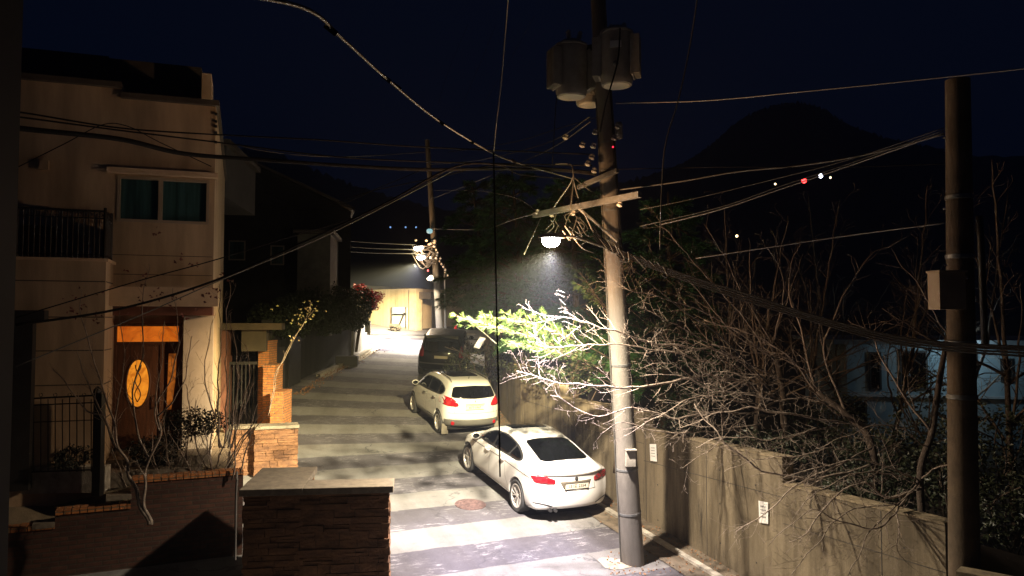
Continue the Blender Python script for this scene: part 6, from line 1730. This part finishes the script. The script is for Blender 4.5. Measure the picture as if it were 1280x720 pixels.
stems('garden_tree', 'tall thin upright bare shoots with curled leaves at the right corner of the cream house', [
    (PP((275, 560, 13.4), (272, 500, 13.4), (276, 430, 13.4), (274, 355, 13.4)), .019, .005),
    (PP((280, 560, 13.4), (284, 500, 13.4), (282, 430, 13.4), (287, 352, 13.4)), .016, .005),
    (PP((285, 560, 13.4), (296, 490, 13.4), (294, 430, 13.4), (286, 400, 13.4)), .016, .005),
    (PP((278, 560, 13.4), (262, 500, 13.4), (256, 460, 13.4), (266, 400, 13.4)), .016, .005),
    (PP((290, 560, 13.4), (304, 500, 13.4), (314, 470, 13.4), (306, 430, 13.4)), .014, .005)],
    33, leaves=((272, 345, 13.4, 4, 4), (285, 350, 13.4, 5, 5), (275, 360, 13.4, 4, 3), (262, 372, 13.4, 5, 4)), lm='dryleaf', **K)
K2 = dict(every=.05, clen=(.25, .6), depth=2, dens=.85, up=.25, start=.15)
sets = []
r_ = random.Random(12)
for (bx, by, tx, ty) in ((222, 618, 245, 500), (222, 618, 205, 520), (278, 600, 310, 540), (262, 600, 300, 500), (262, 600, 275, 490), (262, 605, 250, 515), (278, 600, 332, 520), (240, 610, 228, 540), (280, 598, 318, 478), (262, 600, 232, 480), (278, 590, 340, 500)):
    sets.append((PP((bx, by, 13.6), ((bx+tx)/2+r_.uniform(-6, 6), (by+ty)/2, 13.5+r_.uniform(-.2, .2)), (tx, ty, 13.4+r_.uniform(-.3, .3))), .017, .005))
for (bx, by, tx, ty) in ((175, 640, 140, 560), (200, 640, 235, 560), (230, 640, 275, 540), (250, 620, 210, 540), (300, 590, 322, 505), (290, 600, 300, 450), (215, 630, 190, 540)):
    sets.append((PP((bx, by, 13.2), ((bx+tx)/2+r_.uniform(-8, 8), (by+ty)/2, 13.1), (tx, ty, 13.0+r_.uniform(-.3, .3))), .015, .004))
stems('deciduous_bush', 'dense twiggy leafless bush behind the brick wall beside the small stone gate wall', sets, 35, cat='shrub', **K2)
stems('leafy_sapling', 'leaning sapling with olive leaves reaching over the orange brick pillars', [
    (PP((335, 520, 16.5), (345, 470, 16.5), (358, 445, 16.5), (368, 425, 16.5), (378, 405, 16.5), (392, 388, 16.5)), .008, .004), (PP((335, 520, 16.5), (350, 460, 16.5), (364, 430, 16.5), (384, 395, 16.5), (388, 376, 16.5)), .006, .004)], 36,
    leaves=((388, 383, 16.5, 5, 14), (380, 395, 16.5, 6, 18), (372, 406, 16.5, 4, 9), (395, 392, 16.5, 5, 8), (365, 425, 16.5, 5, 5), (350, 385, 16.5, 10, 4)), lm='greenleaf', m1='twigdark', cat='shrub', every=.3, clen=(.1, .3), depth=0, dens=.3, up=.3)
M['darkleaf'] = mat('near_black_leaves', (.016, .018, .010), .8)
# dark garden shrubs
def darkshrub(label, px, py, Y, rx, rz, n, seed):
    r = random.Random(seed); c = P(px, py, Y); root = empty('garden_shrub', (c.x, c.y, c.z-rz), label, 'shrub'); m = MB(); clump(m, c, rx, .4, rz, n, r, .06); m.build('leaves', M['darkleaf'], root)
    m = MB()
    for k in range(4): m.tube([c+Vector((r.uniform(-.2, .2), 0, -rz)), c+Vector((r.uniform(-.5, .5)*rx, 0, rz*.6))], .01, 4)
    m.build('stems', M['bark'], root)
darkshrub('low dark shrub beside the fence post of the iron fence', 92, 570, 12.75, .26, .16, 600, 1)
darkshrub('dark rounded shrub right of the lit door, behind the bare bush', 245, 528, 13.9, .62, .36, 1500, 2)
darkshrub('dark shrub in front of the lit door step', 195, 562, 13.6, .5, .25, 1500, 3)
# fallen leaves
def litter():
    r = random.Random(8); m = MB()
    for k in range(900):
        s = r.uniform(-3, 12); x0 = lerp_path(RWALL, 16+s); off = -abs(r.gauss(.25, .3)); x = x0+off*.9; y = 16+s+off*.45
        q = Vector((x, y, H(x, y)+.03+r.random()*.01)); leaf(m, q, r, .05, .5)
    for k in range(500):
        y = r.uniform(26, 37); x = lerp_path(LB, y)+.3+abs(r.gauss(0, .2)); leaf(m, Vector((x, y, H(x, y)+.03)), r, .07, .5)
    for k in range(160):
        q = PH(r.uniform(760, 900), r.uniform(690, 719)); leaf(m, q+Vector((0, 0, .03)), r, .05, .5)
    m.build('fallen_leaves', M['litter'], label='fallen dry leaves scattered along the gutters and verge', cat='leaves', kind='stuff')
litter()
HAZE = .001
# ------------------------------------------------------------------ light, world, camera
def light(name, typ, loc, power, col, size=.08, spot=None, blend=.6, rot=None):
    l = bpy.data.lights.new(name, typ); l.energy = power; l.color = col
    if typ in ('POINT', 'SPOT'): l.shadow_soft_size = size
    if typ == 'SPOT': l.spot_size = R(spot); l.spot_blend = blend
    o = bpy.data.objects.new(name, l); COL.objects.link(o); o.location = loc
    if rot: o.rotation_euler = rot
    return o
LAMP = P(690, 299, 12.1)
def street_light(name, loc, power, size, col_c, u, narrow, wide, e0=.66, e1=.92):
    # lantern optics: cool and strong straight down, thrown along the street (direction u), warmer and weaker towards the horizon
    o = light(name, 'POINT', loc, power, (1, 1, 1), size); l = o.data; l.use_nodes = True
    N = l.node_tree.nodes; L = l.node_tree.links; e = N['Emission']
    def ma(op, x, y=None):
        n = N.new('ShaderNodeMath'); n.operation = op
        for i, v in enumerate((x, y)):
            if v is None: continue
            if isinstance(v, (int, float)): n.inputs[i].default_value = v
            else: L.new(v, n.inputs[i])
        return n.outputs[0]
    tc = N.new('ShaderNodeTexCoord'); sx = N.new('ShaderNodeSeparateXYZ'); L.new(tc.outputs['Normal'], sx.inputs[0])
    X, Y, Z = sx.outputs                                     # points from the lit spot back to the lamp
    p = ma('ADD', ma('MULTIPLY', Z, .5*-LSIGN), .5)
    hl = ma('SQRT', ma('ADD', ma('ADD', ma('MULTIPLY', X, X), ma('MULTIPLY', Y, Y)), 1e-4))
    az = ma('DIVIDE', ma('ADD', ma('MULTIPLY', X, HSIGN*u[0]), ma('MULTIPLY', Y, HSIGN*u[1])), hl)
    def curve(pts, mx):
        st = N.new('ShaderNodeValToRGB'); el = st.color_ramp.elements
        el[0].position = pts[0][0]; el[0].color = (pts[0][1]/mx,)*3+(1,); el[1].position = pts[-1][0]; el[1].color = (pts[-1][1]/mx,)*3+(1,)
        for q, v in pts[1:-1]:
            w = el.new(q); w.color = (v/mx,)*3+(1,)
        L.new(p, st.inputs[0]); return ma('MULTIPLY', st.outputs[0], mx)
    mr = N.new('ShaderNodeMapRange'); mr.interpolation_type = 'SMOOTHSTEP'; mr.inputs['From Min'].default_value = e0; mr.inputs['From Max'].default_value = e1; L.new(az, mr.inputs['Value'])
    nn, ww = curve(narrow, 1), curve(wide, 4)
    s = ma('ADD', nn, ma('MULTIPLY', mr.outputs[0], ma('SUBTRACT', ww, nn)))
    def colours(stops):
        cr = N.new('ShaderNodeValToRGB'); el = cr.color_ramp.elements
        el[0].position, el[0].color = stops[0][0], (*stops[0][1], 1); el[1].position, el[1].color = stops[-1][0], (*stops[-1][1], 1)
        for q, c in stops[1:-1]:
            w = el.new(q); w.color = (*c, 1)
        L.new(p, cr.inputs[0]); return cr.outputs[0]
    mx = N.new('ShaderNodeMix'); mx.data_type = 'RGBA'; L.new(mr.outputs[0], mx.inputs[0])
    L.new(colours([(.5, (1, .55, .26)), (.66, (1, .66, .38)), (.78, (1, .84, .64)), (.9, (1, .86, .68)), (.99, col_c)]), mx.inputs[6])
    L.new(colours([(.55, (1, .78, .32)), (.74, (1, .89, .60)), (.88, (1, .90, .78)), (.97, col_c)]), mx.inputs[7])
    L.new(mx.outputs[2], e.inputs['Color']); L.new(s, e.inputs['Strength'])
    return o
LSIGN = 1; HSIGN = 1
NARROW = [(0, .07), (.20, .05), (.36, .014), (.48, .012), (.54, .015), (.61, .025), (.68, .05), (.76, .10), (.83, .22), (.90, .42), (.96, .80), (1, 1.0)]
WIDE = [(0, .012), (.48, .02), (.52, .06), (.57, .45), (.63, 2.0), (.70, 2.5), (.80, 2.0), (.90, 1.3), (1, 1.0)]
street_light('street_lamp_light', LAMP+Vector((0, 0, -.19)), 10500, .07, (.97, .88, 1), (HU.x, HU.y), NARROW, WIDE)
FLAMP = P(524, 316, 38.6)
street_light('far_lamp_light', FLAMP+Vector((-.1, 0, -.55)), 11000, .12, (.90, .86, 1), (-.95, .30), NARROW, WIDE, .25, .65)
light('added_facade_light', 'POINT', P(1212, 436, 18.2), 30, (.62, .85, 1), .1)  # unseen source added to brighten the wall of the pale building
w = bpy.data.worlds.new('World'); scene.world = w; w.use_nodes = True
N = w.node_tree.nodes; L = w.node_tree.links; bg = N['Background']
sky = N.new('ShaderNodeTexSky'); sky.sky_type = 'NISHITA'; sky.sun_disc = False; sky.sun_elevation = R(-4.5); sky.sun_rotation = R(160); sky.altitude = 50
mx = N.new('ShaderNodeMix'); mx.data_type = 'RGBA'; mx.blend_type = 'MIX'; mx.inputs[0].default_value = .92
mx.inputs[7].default_value = (.012, .030, .100, 1)
L.new(sky.outputs[0], mx.inputs[6]); L.new(mx.outputs[2], bg.inputs['Color']); bg.inputs['Strength'].default_value = .085
cd = bpy.data.cameras.new('camera'); cam = bpy.data.objects.new('camera', cd); COL.objects.link(cam)
cd.sensor_width = 36; cd.lens = 36*F_PX/1280; cam.location = (0, 0, 0); cam.rotation_euler = (R(90)+PITCH, 0, 0)
cd.clip_end = 3000; cd.clip_start = .05
scene.camera = cam
scene.view_settings.view_transform = 'Standard'; scene.view_settings.look = 'None'; scene.view_settings.gamma = 1; scene.view_settings.exposure = 0
if HAZE:
    m = bpy.data.materials.new('night_haze'); m.use_nodes = True; N = m.node_tree.nodes; N.remove(N['Principled BSDF'])
    v = N.new('ShaderNodeVolumePrincipled'); v.inputs['Density'].default_value = HAZE; v.inputs['Anisotropy'].default_value = .2; v.inputs['Color'].default_value = (.8, .86, 1, 1)
    m.node_tree.links.new(v.outputs[0], N['Material Output'].inputs['Volume'])
    mb = MB(); mb.box(W, -520, 520, -70, 720, -40, 130); hz = mb.build('haze', m, kind='stuff'); hz.display_type = 'WIRE'
    scene.cycles.volume_bounces = 0
scene.render.engine = 'CYCLES'; scene.cycles.use_denoising = True
scene.cycles.max_bounces = 4; scene.cycles.diffuse_bounces = 2; scene.cycles.glossy_bounces = 3; scene.cycles.sample_clamp_indirect = 6
